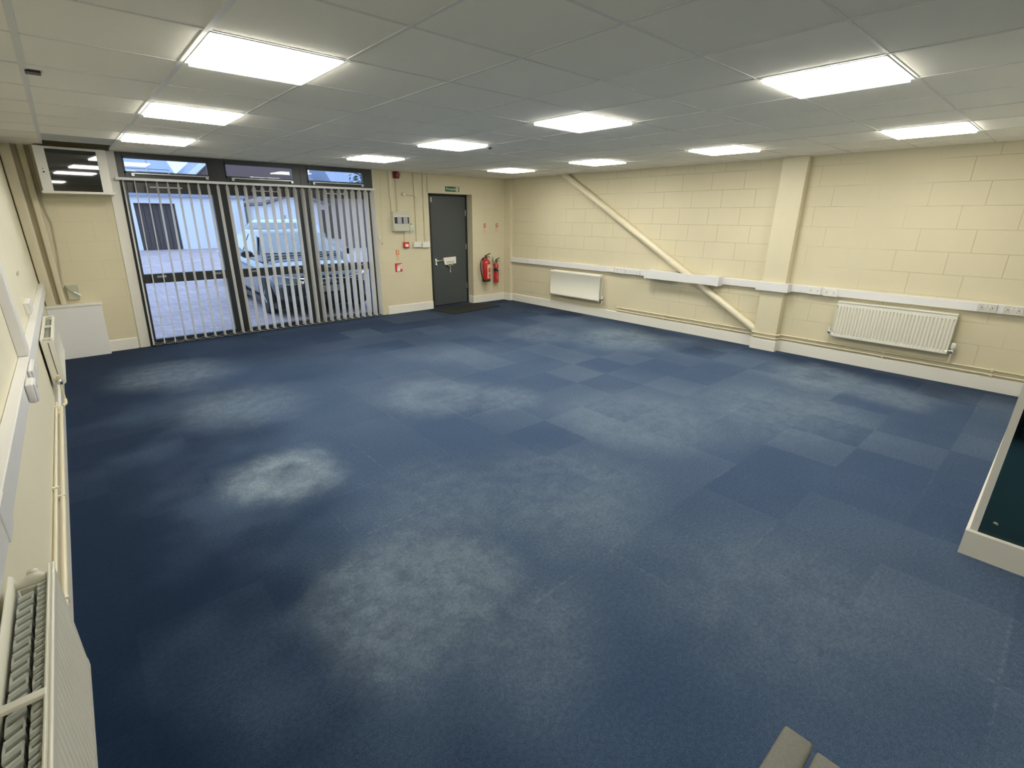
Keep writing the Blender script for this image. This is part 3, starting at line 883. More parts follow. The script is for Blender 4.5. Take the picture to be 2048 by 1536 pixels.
# fire alarm control panel
o = thing('alarm_control_unit', 'grey metal fire alarm control panel on the wall', 'control panel', (4.52, YB, 1.45))
px0, px1, pz0, pz1, py = 4.352, 4.664, 1.456, 1.775, YB - 0.085
b = MB(); b.box(px0, px1, py, YB, pz0, pz1, 0.006); b.build('case', M['panel'], o)
b = MB(); b.box(px0 + 0.025, px1 - 0.004, py - 0.004, py + 0.002, 1.585, 1.705, 0.001)
fp = b.build('display_window', M['black'], o)
for xa in (px0 + 0.075, px0 + 0.195):
    b = MB(); b.box(xa, xa + 0.085, py - 0.007, py - 0.003, 1.588, 1.703, 0.001); b.build('zone_card', M['greyprint'], fp)
b = MB(); b.box(px0 + 0.025, px1 - 0.004, py - 0.006, py - 0.002, 1.694, 1.712); b.build('header_strip', M['white'], fp)
b = MB(); b.box(px0 + 0.01, px1 - 0.005, py - 0.004, py + 0.001, pz0 + 0.012, 1.578, 0.002); b.build('lower_cover', M['panel'], o)
o = thing('key_holder', 'small pale green card box beside the alarm panel', 'box', (4.755, YB, 1.42))
b = MB(); b.box(4.705, 4.800, YB - 0.018, YB, 1.425, 1.565, 0.003); b.build('case', M['paleg'], o)
b = MB(); b.lathe([(0.010, 0.0), (0.010, -0.006)], (4.735, YB - 0.018, 1.575), 12, 'y'); b.build('indicator', M['ink'], o)
b = MB(); b.box(4.718, 4.79, YB - 0.020, YB - 0.017, 1.44, 1.47); b.box(4.718, 4.775, YB - 0.020, YB - 0.017, 1.49, 1.50); b.build('print', M['greyprint'], o)
o = thing('call_point', 'small red break glass call point left of the wall switches', 'call point', (4.608, YB, 1.165))
b = MB(); b.box(4.556, 4.662, YB - 0.052, YB, 1.165, 1.268, 0.008, 3); b.build('case', M['signred'], o, True)
b = MB(); b.box(4.578, 4.640, YB - 0.055, YB - 0.050, 1.188, 1.232, 0.001); b.build('glass_front', M['signwhite'], o)
o = thing('switch_box', 'white wall switch with a dark dot, left of the plain switch', 'switch', (4.845, YB, 1.16))
b = MB(); b.box(4.762, 4.925, YB - 0.045, YB, 1.168, 1.262, 0.005); b.build('back_box', M['whitepaint'], o)
b = MB(); b.box(4.862, 4.922, YB - 0.049, YB - 0.044, 1.172, 1.258, 0.002); f = b.build('rocker', M['white'], o)
b = MB(); b.lathe([(0.009, 0.0), (0.009, -0.004)], (4.905, YB - 0.049, 1.215), 12, 'y'); b.build('indicator', M['ink'], f)
o = thing('switch_box', 'plain white wall switch touching the door opening', 'switch', (5.02, YB, 1.15))
b = MB(); b.box(4.938, 5.100, YB - 0.045, YB, 1.158, 1.262, 0.005); b.build('back_box', M['whitepaint'], o)
b = MB(); b.box(4.945, 5.093, YB - 0.049, YB - 0.044, 1.165, 1.245, 0.002); b.build('cover_plate', M['whitepaint'], o)
# signs
def small_id_sign(x, z0, z1, wd, label, m_top, m_low):
    o = thing('fire_sign', label, 'sign', (x, YB, z0))
    MB().box(x - wd / 2, x + wd / 2, YB - 0.003, YB, z0, z1).build('plate', m_low, o)
    zm = z1 - (z1 - z0) * 0.42
    MB().box(x - wd / 2, x + wd / 2, YB - 0.004, YB - 0.002, zm, z1).build('header', m_top, o)
    b = MB(); b.box(x - wd * 0.18, x + wd * 0.22, YB - 0.005, YB - 0.0035, zm + 0.02, z1 - 0.015)
    b.build('pictogram', M['signcream'], o)
    b = MB()
    for k in range(4):
        zz = zm - 0.012 - k * (zm - z0) / 4.6
        b.box(x - wd * 0.36, x + wd * 0.36, YB - 0.0045, YB - 0.0025, zz - 0.006, zz)
    b.build('text_lines', M['greyprint'], o)
small_id_sign(4.435, 0.945, 1.132, 0.064, 'narrow orange topped fire notice above the red hand sign', M['orange'], M['signcream'])
small_id_sign(6.442, 1.398, 1.580, 0.056, 'narrow red topped notice above the big extinguisher', M['labelpink'], M['signcream'])
small_id_sign(6.760, 1.400, 1.580, 0.056, 'narrow red topped notice above the slim extinguisher', M['labelpink'], M['signcream'])
o = thing('fire_sign', 'square red fire alarm sign with a white hand', 'sign', (4.44, YB, 0.75))
MB().box(4.368, 4.512, YB - 0.003, YB, 0.750, 0.902).build('plate', M['signred'], o)
b = MB()
b.prism([(4.402, 0.760), (4.465, 0.760), (4.472, 0.80), (4.468, 0.835), (4.455, 0.86), (4.44, 0.872), (4.425, 0.862), (4.412, 0.83), (4.400, 0.80)], 'y', YB - 0.005, YB - 0.003)
for (xa, za) in ((4.405, 0.845), (4.42, 0.868), (4.44, 0.878), (4.458, 0.87)):
    b.box(xa, xa + 0.011, YB - 0.005, YB - 0.003, za - 0.03, za + 0.012)
b.build('hand_symbol', M['signwhite'], o)
b = MB(); b.box(4.478, 4.504, YB - 0.005, YB - 0.003, 0.80, 0.89); b.build('flame_symbol', M['signwhite'], o)
o = thing('exit_sign', 'green fire exit sign with a running man above the grey door', 'exit sign', (5.668, YB, 2.152))
MB().box(5.512, 5.828, YB - 0.006, YB, 2.150, 2.240, 0.0).build('plate', M['green'], o)
text_mesh('Fire', 0.068, 'word', M['signwhite'], o, (5.578, YB - 0.0065, 2.196), ROT_BACK)
text_mesh('exit', 0.068, 'word', M['signwhite'], o, (5.686, YB - 0.0065, 2.196), ROT_BACK)
b = MB(); b.box(5.748, 5.806, YB - 0.0075, YB - 0.005, 2.158, 2.232); b.build('doorway_symbol', M['signwhite'], o)
b = MB()
yy0, yy1 = YB - 0.009, YB - 0.007
b.lathe([(0.006, 0.0), (0.006, -0.002)], (5.778, YB - 0.0075, 2.222), 12, 'y')
b.prism([(5.768, 2.213), (5.780, 2.212), (5.778, 2.190), (5.768, 2.188)], 'y', yy0, yy1)
b.prism([(5.768, 2.190), (5.778, 2.190), (5.792, 2.176), (5.790, 2.164), (5.784, 2.164), (5.784, 2.174)], 'y', yy0, yy1)
b.prism([(5.768, 2.190), (5.775, 2.188), (5.764, 2.170), (5.755, 2.170), (5.755, 2.175), (5.762, 2.176)], 'y', yy0, yy1)
b.prism([(5.769, 2.212), (5.757, 2.200), (5.760, 2.197), (5.771, 2.205)], 'y', yy0, yy1)
b.prism([(5.779, 2.211), (5.792, 2.198), (5.789, 2.195), (5.776, 2.205)], 'y', yy0, yy1)
b.build('running_man', M['green'], o)

# ------------------------------------------------------------------ door
dx0, dx1 = 5.20, 6.115
b = MB()
b.box(DOOR_X0, dx0 + 0.085, DOOR_Y - 0.02, DOOR_Y + 0.06, 0, DOOR_Z)
b.box(dx1 - 0.01, DOOR_X1, DOOR_Y - 0.02, DOOR_Y + 0.06, 0, DOOR_Z)
b.box(DOOR_X0, DOOR_X1, DOOR_Y - 0.02, DOOR_Y + 0.06, DOOR_Z - 0.035, DOOR_Z + 0.05)
struct(b.build('trim_5', M['doorframe']), 'dark frame around the grey door', 'door frame')
dr = MB().box(dx0 + 0.087, dx1 - 0.012, DOOR_Y, DOOR_Y + 0.05, 0.012, DOOR_Z - 0.037, 0.003).build('door_1', M['door'])
struct(dr, 'dark grey flush exit door in a deep reveal', 'door')
hx = dx0 + 0.165
b = MB()
b.box(hx - 0.022, hx + 0.022, DOOR_Y - 0.010, DOOR_Y + 0.002, 0.77, 0.925, 0.004)
hp = b.build('lever_handle', M['chrome'], dr, True)
b = MB(); b.tube([(hx, DOOR_Y - 0.008, 0.885), (hx, DOOR_Y - 0.05, 0.885), (hx + 0.03, DOOR_Y - 0.058, 0.885), (hx + 0.135, DOOR_Y - 0.055, 0.893)], 0.0085, 10); b.build('lever', M['chrome'], hp, True)
b = MB(); b.lathe([(0.012, 0.0), (0.014, -0.012), (0.008, -0.016)], (hx, DOOR_Y - 0.01, 0.81), 16, 'y'); b.build('thumb_turn', M['chrome'], hp, True)
b = MB(); b.lathe([(0.022, 0.0), (0.022, -0.008)], (hx, DOOR_Y - 0.009, 0.885), 18, 'y'); b.build('rose', M['chrome'], hp, True)
b = MB(); b.prism([(5.535, 0.935), (5.835, 0.948), (5.835, 0.815), (5.565, 0.80)], 'y', DOOR_Y - 0.012, DOOR_Y)
sg = b.build('push_plate', M['signwhite'], dr)
b = MB(); b.box(5.60, 5.79, DOOR_Y - 0.0135, DOOR_Y - 0.011, 0.845, 0.862); b.box(5.60, 5.80, DOOR_Y - 0.0135, DOOR_Y - 0.011, 0.82, 0.832); b.build('print', M['greyprint'], sg)
b = MB()
b.tube([(5.575, DOOR_Y - 0.02, 0.80), (5.62, DOOR_Y - 0.03, 0.795), (5.655, DOOR_Y - 0.03, 0.755)], [0.014, 0.018, 0.012], 10)
b.tube([(5.70, DOOR_Y - 0.02, 0.795), (5.75, DOOR_Y - 0.02, 0.79)], 0.014, 10)
b.tube([(5.69, DOOR_Y - 0.02, 0.79), (5.68, DOOR_Y - 0.024, 0.70), (5.675, DOOR_Y - 0.024, 0.66)], 0.010, 10)
b.tube([(5.665, DOOR_Y - 0.022, 0.655), (5.70, DOOR_Y - 0.022, 0.653)], 0.012, 10)
b.build('emergency_latch', M['chrome'], dr, True)
b = MB(); b.box(dx0 + 0.095, dx0 + 0.118, DOOR_Y - 0.012, DOOR_Y, 1.965, 2.05, 0.003); b.build('door_contact', M['white'], dr)
for zz in (1.72, 1.08, 0.3):
    b = MB(); b.cyl((dx1 - 0.018, DOOR_Y - 0.008, zz), (dx1 - 0.018, DOOR_Y - 0.008, zz + 0.11), 0.008, 10); b.build('hinge', M['alu'], dr, True)
b = MB(); b.box(DOOR_X0, DOOR_X1, DOOR_Y - 0.03, DOOR_Y + 0.1, -0.05, 0.008); struct(b.build('trim_6', M['doorframe']), 'dark threshold under the grey door', 'threshold')
b = MB(); b.box(DOOR_X0 - 0.3, DOOR_X1 + 0.3, DOOR_Y + 0.07, DOOR_Y + 0.09, -0.1, 2.5); struct(b.build('trim_7', M['doorframe']))
b = MB(); b.prism([(5.10, 7.36), (6.30, 7.50), (6.17, 8.09), (5.0, 8.05)], 'z', 0.0, 0.010)
tag(b.build('door_mat', M['mat']), 'black door mat on the carpet in front of the grey door', 'door mat')

# ------------------------------------------------------------------ fire extinguishers
def extinguisher_water(x, z0, z1):
    r = 0.082
    yc_ = YB - r - 0.03
    o = thing('fire_extinguisher', 'large red fire extinguisher with a black hose, hung beside the door', 'fire extinguisher', (x, yc_, z0))
    h = z1 - z0
    b = MB(); b.lathe([(r * 0.96, 0.025), (r, 0.035), (r, h * 0.80), (r * 0.93, h * 0.86), (r * 0.66, h * 0.93), (0.030, h * 0.965), (0.028, h)], (x, yc_, z0), 32)
    b.build('cylinder', M['red'], o, True)
    b = MB(); b.lathe([(r * 0.99, -0.012), (r * 1.05, 0.0), (r * 1.05, 0.03), (r * 0.99, 0.036)], (x, yc_, z0), 32); b.build('base_ring', M['black'], o, True)
    # wrapped label on the front right
    rings = []
    for k in range(13):
        a = math.radians(-112 + k * 7.5)
        rings.append([(x + rr * math.cos(a), yc_ + rr * math.sin(a), zz) for (rr, zz) in ((r + 0.001, z0 + h * 0.13), (r + 0.0022, z0 + h * 0.13), (r + 0.0022, z0 + h * 0.74), (r + 0.001, z0 + h * 0.74))])
    b = MB(); b.loft(rings); lb = b.build('label', M['signcream'], o, True)
    for (za, zb, mm) in ((0.16, 0.33, 'labelpink'), (0.38, 0.60, 'labelpink')):
        rings = []
        for k in range(10):
            a = math.radians(-101 + k * 8.0)
            rings.append([(x + rr * math.cos(a), yc_ + rr * math.sin(a), zz) for (rr, zz) in ((r + 0.002, z0 + h * za), (r + 0.0032, z0 + h * za), (r + 0.0032, z0 + h * zb), (r + 0.002, z0 + h * zb))])
        b = MB(); b.loft(rings); b.build('printed_block', M[mm], lb, True)
    b = MB(); b.lathe([(0.020, 0), (0.022, 0.03), (0.016, 0.04)], (x, yc_, z1), 16); b.build('valve', M['black'], o, True)
    b = MB(); b.prism([(x - 0.03, z1 + 0.035), (x + 0.10, z1 + 0.085), (x + 0.104, z1 + 0.098), (x - 0.03, z1 + 0.055)], 'y', yc_ - 0.012, yc_ + 0.012)
    b.prism([(x - 0.02, z1 + 0.022), (x + 0.06, z1 + 0.028), (x + 0.095, z1 + 0.012), (x + 0.095, z1 + 0.02), (x + 0.06, z1 + 0.038), (x - 0.02, z1 + 0.036)], 'y', yc_ - 0.012, yc_ + 0.012)
    b.build('handle', M['black'], o)
    pts = []
    P0, P1, P2, P3 = Vector((x - 0.02, yc_, z1 + 0.02)), Vector((x - 0.20, yc_ - 0.01, z1 + 0.02)), Vector((x - 0.19, yc_ - 0.01, z0 + 0.26)), Vector((x - r - 0.008, yc_ - 0.01, z0 + 0.02))
    for k in range(15):
        t = k / 14.0
        pts.append((1 - t) ** 3 * P0 + 3 * (1 - t) ** 2 * t * P1 + 3 * (1 - t) * t * t * P2 + t ** 3 * P3)
    b = MB(); b.tube(pts, 0.0095, 10); b.build('hose', M['black'], o, True)
    b = MB(); b.box(x - 0.02, x + 0.02, yc_ + r - 0.002, YB, z1 - 0.07, z1 - 0.01, 0.002); b.build('wall_bracket', M['darkred'], o)
def extinguisher_gas(x, z0, z1):
    r = 0.052
    yc_ = YB - r - 0.03
    o = thing('fire_extinguisher', 'slim red fire extinguisher with a black band, nearest the room corner', 'fire extinguisher', (x, yc_, z0))
    h = z1 - z0
    b = MB(); b.lathe([(r * 0.8, 0), (r, 0.012), (r, h * 0.76), (r * 0.9, h * 0.84), (r * 0.5, h * 0.93), (0.018, h * 0.97), (0.018, h)], (x, yc_, z0), 28)
    b.build('cylinder', M['red'], o, True)
    b = MB(); b.lathe([(r + 0.0005, h * 0.56), (r + 0.002, h * 0.56), (r + 0.002, h * 0.70), (r + 0.0005, h * 0.70)], (x, yc_, z0), 28); bd = b.build('band', M['black'], o, True)
    def patch(a0, a1, za, zb, mm, nm, par):
        rings = []
        for k in range(8):
            a = math.radians(a0 + (a1 - a0) * k / 7.0)
            rings.append([(x + rr * math.cos(a), yc_ + rr * math.sin(a), z0 + h * zz) for (rr, zz) in ((r + 0.001, za), (r + 0.003, za), (r + 0.003, zb), (r + 0.001, zb))])
        b = MB(); b.loft(rings); b.build(nm, M[mm], par, True)
    patch(-90, -35, 0.64, 0.685, 'signwhite', 'band_print', bd)
    patch(-110, -35, 0.18, 0.52, 'labelpink', 'label', o)
    b = MB(); b.lathe([(0.015, 0), (0.018, 0.03), (0.010, 0.04)], (x, yc_, z1), 14); b.build('valve', M['black'], o, True)
    b = MB(); b.prism([(x - 0.02, z1 + 0.025), (x + 0.085, z1 + 0.075), (x + 0.088, z1 + 0.086), (x - 0.02, z1 + 0.045)], 'y', yc_ - 0.01, yc_ + 0.01)
    b.prism([(x - 0.015, z1 + 0.015), (x + 0.09, z1 + 0.012), (x + 0.09, z1 + 0.02), (x - 0.015, z1 + 0.027)], 'y', yc_ - 0.01, yc_ + 0.01)
    b.build('handle', M['black'], o)
    b = MB(); b.tube([(x - 0.012, yc_, z1 + 0.02), (x - 0.055, yc_ + 0.01, z1 + 0.015), (x - 0.064, yc_ + 0.02, z1 + 0.05)], 0.008, 8)
    b.tube([(x - 0.064, yc_ + 0.02, z1 + 0.0), (x - 0.064, yc_ + 0.02, z1 + 0.105)], [0.009, 0.014], 10); b.build('discharge_horn', M['alu'], o, True)
    b = MB(); b.box(x - 0.015, x + 0.015, yc_ + r - 0.002, YB, z1 - 0.09, z1 - 0.03, 0.002); b.build('wall_bracket', M['darkred'], o)
extinguisher_water(6.385, 0.452, 0.905)
extinguisher_gas(6.672, 0.392, 0.815)

# ------------------------------------------------------------------ right wall: trunking, sockets, brace, radiators, pipes
def d_trunk(y0, y1, x0, z0, z1, label, x1=None, bev=0.004):
    b = MB(); b.box(x0, XR if x1 is None else x1, y0, y1, z0, z1, bev)
    return tag(b.build('cable_trunking', M['white']), label, 'trunking', 'white dado trunking along the right wall')
TZ0, TZ1, TX = 0.812, 0.905, 6.968
d_trunk(4.53, 7.925, TX, TZ0, TZ1, 'long white dado trunking from the far corner to the diagonal brace')
b = MB(); b.box(6.853, 6.866, 3.33, 4.53, 0.795, 0.922, 0.003); b.box(6.866, XR, 3.33, 3.56, 0.795, 0.922); b.box(6.866, XR, 4.01, 4.53, 0.795, 0.922)
o = tag(b.build('cable_trunking', M['white']), 'deeper white trunking section bridging over the diagonal brace', 'trunking', 'white dado trunking along the right wall')
b = MB(); b.box(6.849, XR, 4.50, 4.545, 0.791, 0.926, 0.003); b.build('joint_cover', M['white'], o)
b = MB(); b.box(6.850, XR, 3.31, 3.36, 0.79, 0.927, 0.003); b.build('joint_cover', M['white'], o)
o = d_trunk(CY1 + 0.052, 3.33, TX, TZ0, TZ1, 'short white trunking between the deep section and the column')
b = MB()
ca, cb_ = CY0 - 0.052, CY1 + 0.052
b.prism([(XR, ca), (CX0 - 0.052, ca), (CX0 - 0.052, cb_), (XR, cb_), (XR, CY1), (CX0, CY1), (CX0, CY0), (XR, CY0)], 'z', TZ0 - 0.008, TZ1 + 0.008)
tag(b.build('cable_trunking', M['white']), 'white trunking wrapped around the boxed column', 'trunking', 'white dado trunking along the right wall')
d_trunk(PYF, CY0 - 0.052, TX, TZ0, TZ1, 'white dado trunking above the ribbed radiator right of the column')

def socket(yc_, x, label, wd=0.146, hgt=0.086, sgn=-1, z=None, name='double_socket', holes=True, group='sockets on the right wall trunking', cat='socket', m='white'):
    """twin socket plate on trunking; faces sgn*x"""
    z = z if z is not None else (TZ0 + TZ1) / 2
    o = thing(name, label, cat, (x, yc_, z), group)
    b = MB(); b.box(x, x + sgn * 0.016, yc_ - wd / 2, yc_ + wd / 2, z - hgt / 2, z + hgt / 2, 0.004); p = b.build('face_plate', M[m], o)
    if holes:
        xs = x + sgn * 0.016
        for s_ in ((-1, 1) if wd > 0.1 else (0,)):
            c = yc_ + s_ * 0.040
            b = MB()
            b.box(xs - sgn * 0.002, xs + sgn * 0.0006, c - 0.004, c + 0.004, z - 0.002, z + 0.010)
            b.box(xs - sgn * 0.002, xs + sgn * 0.0006, c - 0.015, c - 0.008, z - 0.018, z - 0.013)
            b.box(xs - sgn * 0.002, xs + sgn * 0.0006, c + 0.008, c + 0.015, z - 0.018, z - 0.013)
            b.build('pin_holes', M['ink'], o)
            b = MB(); b.box(xs - sgn * 0.001, xs + sgn * 0.003, c - s_ * 0.024 - 0.006, c - s_ * 0.024 + 0.006, z + 0.012, z + 0.032, 0.001); b.build('rocker_switch', M['white'], o)
    return o
socket(0.49, TX, 'grey white double socket nearest the ribbed radiator right end, left of the pair', m='sockgrey')
socket(0.295, TX, 'double socket at the right edge of the photo, right of the pair', m='sockgrey')
socket(2.10, TX, 'white double socket with a dark hole just right of the column', z=0.860, hgt=0.098, m='signwhite')
socket(1.92, TX, 'white double socket above the left end of the ribbed radiator', z=0.855, hgt=0.098, m='signwhite')
socket(7.38, TX, 'small single outlet on the trunking near the far corner', wd=0.086)
socket(5.30, TX, 'white outlet above the smooth radiator right end, first of the row of four', wd=0.15, m='signwhite', holes=False, z=0.868)
socket(5.11, TX, 'grey white double socket second in the row left of the deep trunking')
socket(4.93, TX, 'grey white double socket third in the row left of the deep trunking')
socket(4.75, TX, 'small grey outlet fourth in the row beside the deep trunking', wd=0.1, holes=True)

# diagonal brace
o = thing('diagonal_brace', 'long cream tubular brace running diagonally down the right wall', 'brace', (6.925, 2.76, 0.25))
b = MB(); b.tube([(6.965, 6.468, 2.4325), (6.965, 2.68, 0.216)], 0.052, 24); b.build('tube', M['creamgloss'], o, True)
b = MB(); b.box(6.90, XR, 6.36, 6.60, ZC - 0.012, ZC - 0.001, 0.002); b.build('top_bracket', M['cream'], o, True)

def pipes_right():
    for (z, off, nm, lab) in ((0.226, 0.014, 5.14, 'upper of the two cream heating pipes above the right skirting'), (0.176, 0.014, 5.14, 'lower of the two cream heating pipes above the right skirting')):
        x = XR - off - 0.006
        xc = CX0 - 0.02
        pts = [(x, nm, z), (x, CY1 + 0.05, z), (x - 0.01, CY1 + 0.022, z), (xc + 0.02, CY1 + 0.018, z), (xc, CY1 - 0.01, z), (xc, CY0 + 0.01, z), (xc + 0.02, CY0 - 0.018, z), (x - 0.01, CY0 - 0.022, z), (x, CY0 - 0.05, z), (x, 0.035, z)]
        b = MB(); b.tube(pts, 0.0095, 10)
        o = tag(b.build('heating_pipe', M['creamgloss'], smooth=True), lab, 'pipe')
        for yy in (4.2, 3.3, 1.25, 0.3):
            b = MB(); b.box(x - 0.014, XR, yy - 0.012, yy + 0.012, z - 0.014, z + 0.014, 0.002); b.build('pipe_clip', M['creamgloss'], o)
pipes_right()

def panel_face(b, sgn, xf, y0, y1, z0, z1, th, ribs=0, dep=0.015):
    """one pressed steel radiator panel; front at xf facing sgn*x, rolled top and bottom"""
    xb = xf - sgn * th
    if not ribs:
        prof = [(xb, z0), (xf - sgn * 0.012, z0), (xf - sgn * 0.004, z0 + 0.006), (xf - sgn * 0.0, z0 + 0.02), (xf, z0 + 0.035), (xf - sgn * 0.004, z0 + 0.04),
                (xf - sgn * 0.004, z1 - 0.04), (xf, z1 - 0.035), (xf, z1 - 0.02), (xf - sgn * 0.004, z1 - 0.006), (xf - sgn * 0.012, z1), (xb, z1)]
        b.prism(prof, 'y', y0, y1)
        return
    n = ribs
    pitch = (y1 - y0 - 0.03) / n
    ys = [(y0, 0)]
    for k in range(n):
        a = y0 + 0.015 + k * pitch
        ys += [(a + pitch * 0.05, 0), (a + pitch * 0.28, 1), (a + pitch * 0.72, 1), (a + pitch * 0.95, 0)]
    ys += [(y1, 0)]
    zs = [(z0, -0.006, 0), (z0 + 0.008, 0, 0), (z0 + 0.030, 0, 0), (z0 + 0.046, 0, 1), (z1 - 0.058, 0, 1), (z1 - 0.046, 0, 0), (z1 - 0.02, 0, 0), (z1 - 0.004, 0, 0), (z1, -0.006, 0)]
    grid = []
    for (z, dxf, rf) in zs:
        grid.append([b.bm.verts.new((xf + sgn * dxf + sgn * (0.0 if rf == 0 else (dep * (h - 0.85))), y, z)) for (y, h) in ys])
    for i in range(len(grid) - 1):
        for k in range(len(ys) - 1):
            b.bm.faces.new((grid[i][k], grid[i][k + 1], grid[i + 1][k + 1], grid[i + 1][k]))
    b.box(xb, xf - sgn * (dep + 0.001), y0 + 0.001, y1 - 0.001, z0 + 0.001, z1 - 0.001)

def fins(b, sgn, xa, xb, y0, y1, z0, z1, pitch=0.022):
    """zigzag convector sheet between two panels"""
    n = max(2, int((y1 - y0) / pitch))
    poly = []
    for k in range(2 * n + 1):
        y = y0 + (y1 - y0) * k / (2.0 * n)
        poly.append((xa if k % 2 == 0 else xb, y))
    rings = [[(p[0], p[1] + dy, z) for p in poly] for (dy, z) in ((0, z0), (0, z1))]
    b.loft(rings, closed=False, cap=False)
    b.loft([[(p[0], p[1] + 0.005, z) for p in poly] for z in (z0, z1)], closed=False, cap=False)
    b.loft([[(p[0], p[1] + dy, z1) for p in poly] for dy in (0, 0.005)], closed=False, cap=False)

def ridges(b, xa, xb, y0, y1, z0, z1, pitch, skew):
    """fat folded convector channels seen end on, joined alternately left and right"""
    n = int((y1 - y0) / pitch)
    for k in range(n):
        y = y0 + (k + 0.5) * pitch
        wd = pitch * 0.27
        b.prism([(xa, y - wd - skew), (xb, y - wd + skew), (xb, y + wd + skew), (xa, y + wd - skew)], 'z', z0, z1 - 0.006)
        b.loft([[(xa, y - wd - skew, z1 - 0.006), (xb, y - wd + skew, z1 - 0.006), (xb, y + wd + skew, z1 - 0.006), (xa, y + wd - skew, z1 - 0.006)],
                [(xa + 0.002, y - wd * 0.45 - skew, z1), (xb - 0.002, y - wd * 0.45 + skew, z1), (xb - 0.002, y + wd * 0.45 + skew, z1), (xa + 0.002, y + wd * 0.45 - skew, z1)]])
        if k < n - 1:
            s_ = skew if k % 2 else -skew
            xx = xb - 0.004 if k % 2 else xa
            b.box(xx, xx + 0.004, y + s_, y + pitch + s_, z0, z1 - 0.004)

def valve(o, x, y, z, sgn_y, down_to, m_cap='white', trv=True):
    v = MB()
    v.tube([(x, y, z), (x, y + sgn_y * 0.055, z)], [0.012, 0.012], 12)
    v.lathe([(0.013, -0.022), (0.018, -0.012), (0.018, 0.012), (0.012, 0.022)], (x, y + sgn_y * 0.055, z), 14)
    vo = v.build('valve', M['chrome'], o, True)
    b = MB()
    if trv: b.lathe([(0.016, 0.022), (0.022, 0.03), (0.022, 0.085), (0.016, 0.095)], (x, y + sgn_y * 0.055, z), 16)
    else: b.lathe([(0.013, 0.02), (0.015, 0.026), (0.013, 0.055)], (x, y + sgn_y * 0.055, z), 14)
    b.build('valve_cap', M[m_cap], vo, True)
    b = MB(); b.tube([(x, y + sgn_y * 0.055, z - 0.02), (x, y + sgn_y * 0.055, down_to)], 0.0075, 10); b.build('drop_pipe', M['creamgloss'], o, True)

# smooth flat radiator, far end of the right wall
RY0, RY1, RZ0, RZ1 = 5.475, 6.68, 0.285, 0.752
o = thing('radiator', 'smooth flat fronted cream radiator under the far end of the right trunking', 'radiator', (6.97, (RY0 + RY1) / 2, RZ0))
b = MB(); panel_face(b, -1, 6.905, RY0, RY1, RZ0, RZ1, 0.022); b.build('front_panel', M['rad'], o, True)
b = MB(); panel_face(b, -1, 6.990, RY0 + 0.02, RY1 - 0.02, RZ0, RZ1, 0.022); b.build('back_panel', M['rad'], o, True)
b = MB()
for yy in (RY0 + 0.03, RY1 - 0.05):
    b.cyl((6.92, yy + 0.012, RZ1 - 0.05), (6.985, yy + 0.012, RZ1 - 0.05), 0.014, 12); b.cyl((6.92, yy + 0.012, RZ0 + 0.05), (6.985, yy + 0.012, RZ0 + 0.05), 0.014, 12)
b.build('header_tube', M['rad'], o, True)
b = MB(); fins(b, -1, 6.93, 6.966, RY0 + 0.06, RY1 - 0.06, RZ0 + 0.05, RZ1 - 0.03, 0.03); b.build('convector', M['fin'], o)
valve(o, 6.955, RY0 + 0.02, RZ0 + 0.045, -1, 0.235, 'white', False)
valve(o, 6.955, RY1 - 0.02, RZ0 + 0.03, 1, 0.14, 'creamgloss', False)

# ribbed radiator on the right
RY0, RY1, RZ0, RZ1 = 0.690, 1.805, 0.330, 0.770
o = thing('radiator', 'ribbed cream radiator with white top grille right of the column', 'radiator', (6.96, (RY0 + RY1) / 2, RZ0))
b = MB(); panel_face(b, -1, 6.915, RY0, RY1, RZ0, RZ1 - 0.012, 0.022, ribs=33); b.build('front_panel', M['rad'], o)
b = MB(); panel_face(b, -1, 6.995, RY0 + 0.01, RY1 - 0.01, RZ0, RZ1 - 0.012, 0.02); b.build('back_panel', M['rad'], o, True)
b = MB(); b.box(6.908, 6.998, RY0 - 0.004, RY1 + 0.004, RZ1 - 0.016, RZ1, 0.004); tp = b.build('top_grille', M['rad'], o)
b = MB()
for k in range(46):
    yy = RY0 + 0.02 + k * (RY1 - RY0 - 0.05) / 45.0
    b.box(6.93, 6.98, yy, yy + 0.009, RZ1 - 0.001, RZ1 + 0.0006)
b.build('grille_slots', M['fin'], tp)
b = MB(); b.box(6.908, 6.996, RY0 - 0.004, RY0 + 0.001, RZ0 + 0.02, RZ1 - 0.014, 0.001); b.box(6.908, 6.996, RY1 - 0.001, RY1 + 0.004, RZ0 + 0.02, RZ1 - 0.014, 0.001); b.build('side_cover', M['rad'], o)
valve(o, 6.955, RY0 + 0.02, RZ0 + 0.035, -1, 0.235, 'white', True)
valve(o, 6.955, RY1 - 0.02, RZ0 + 0.050, 1, 0.235, 'white', False)

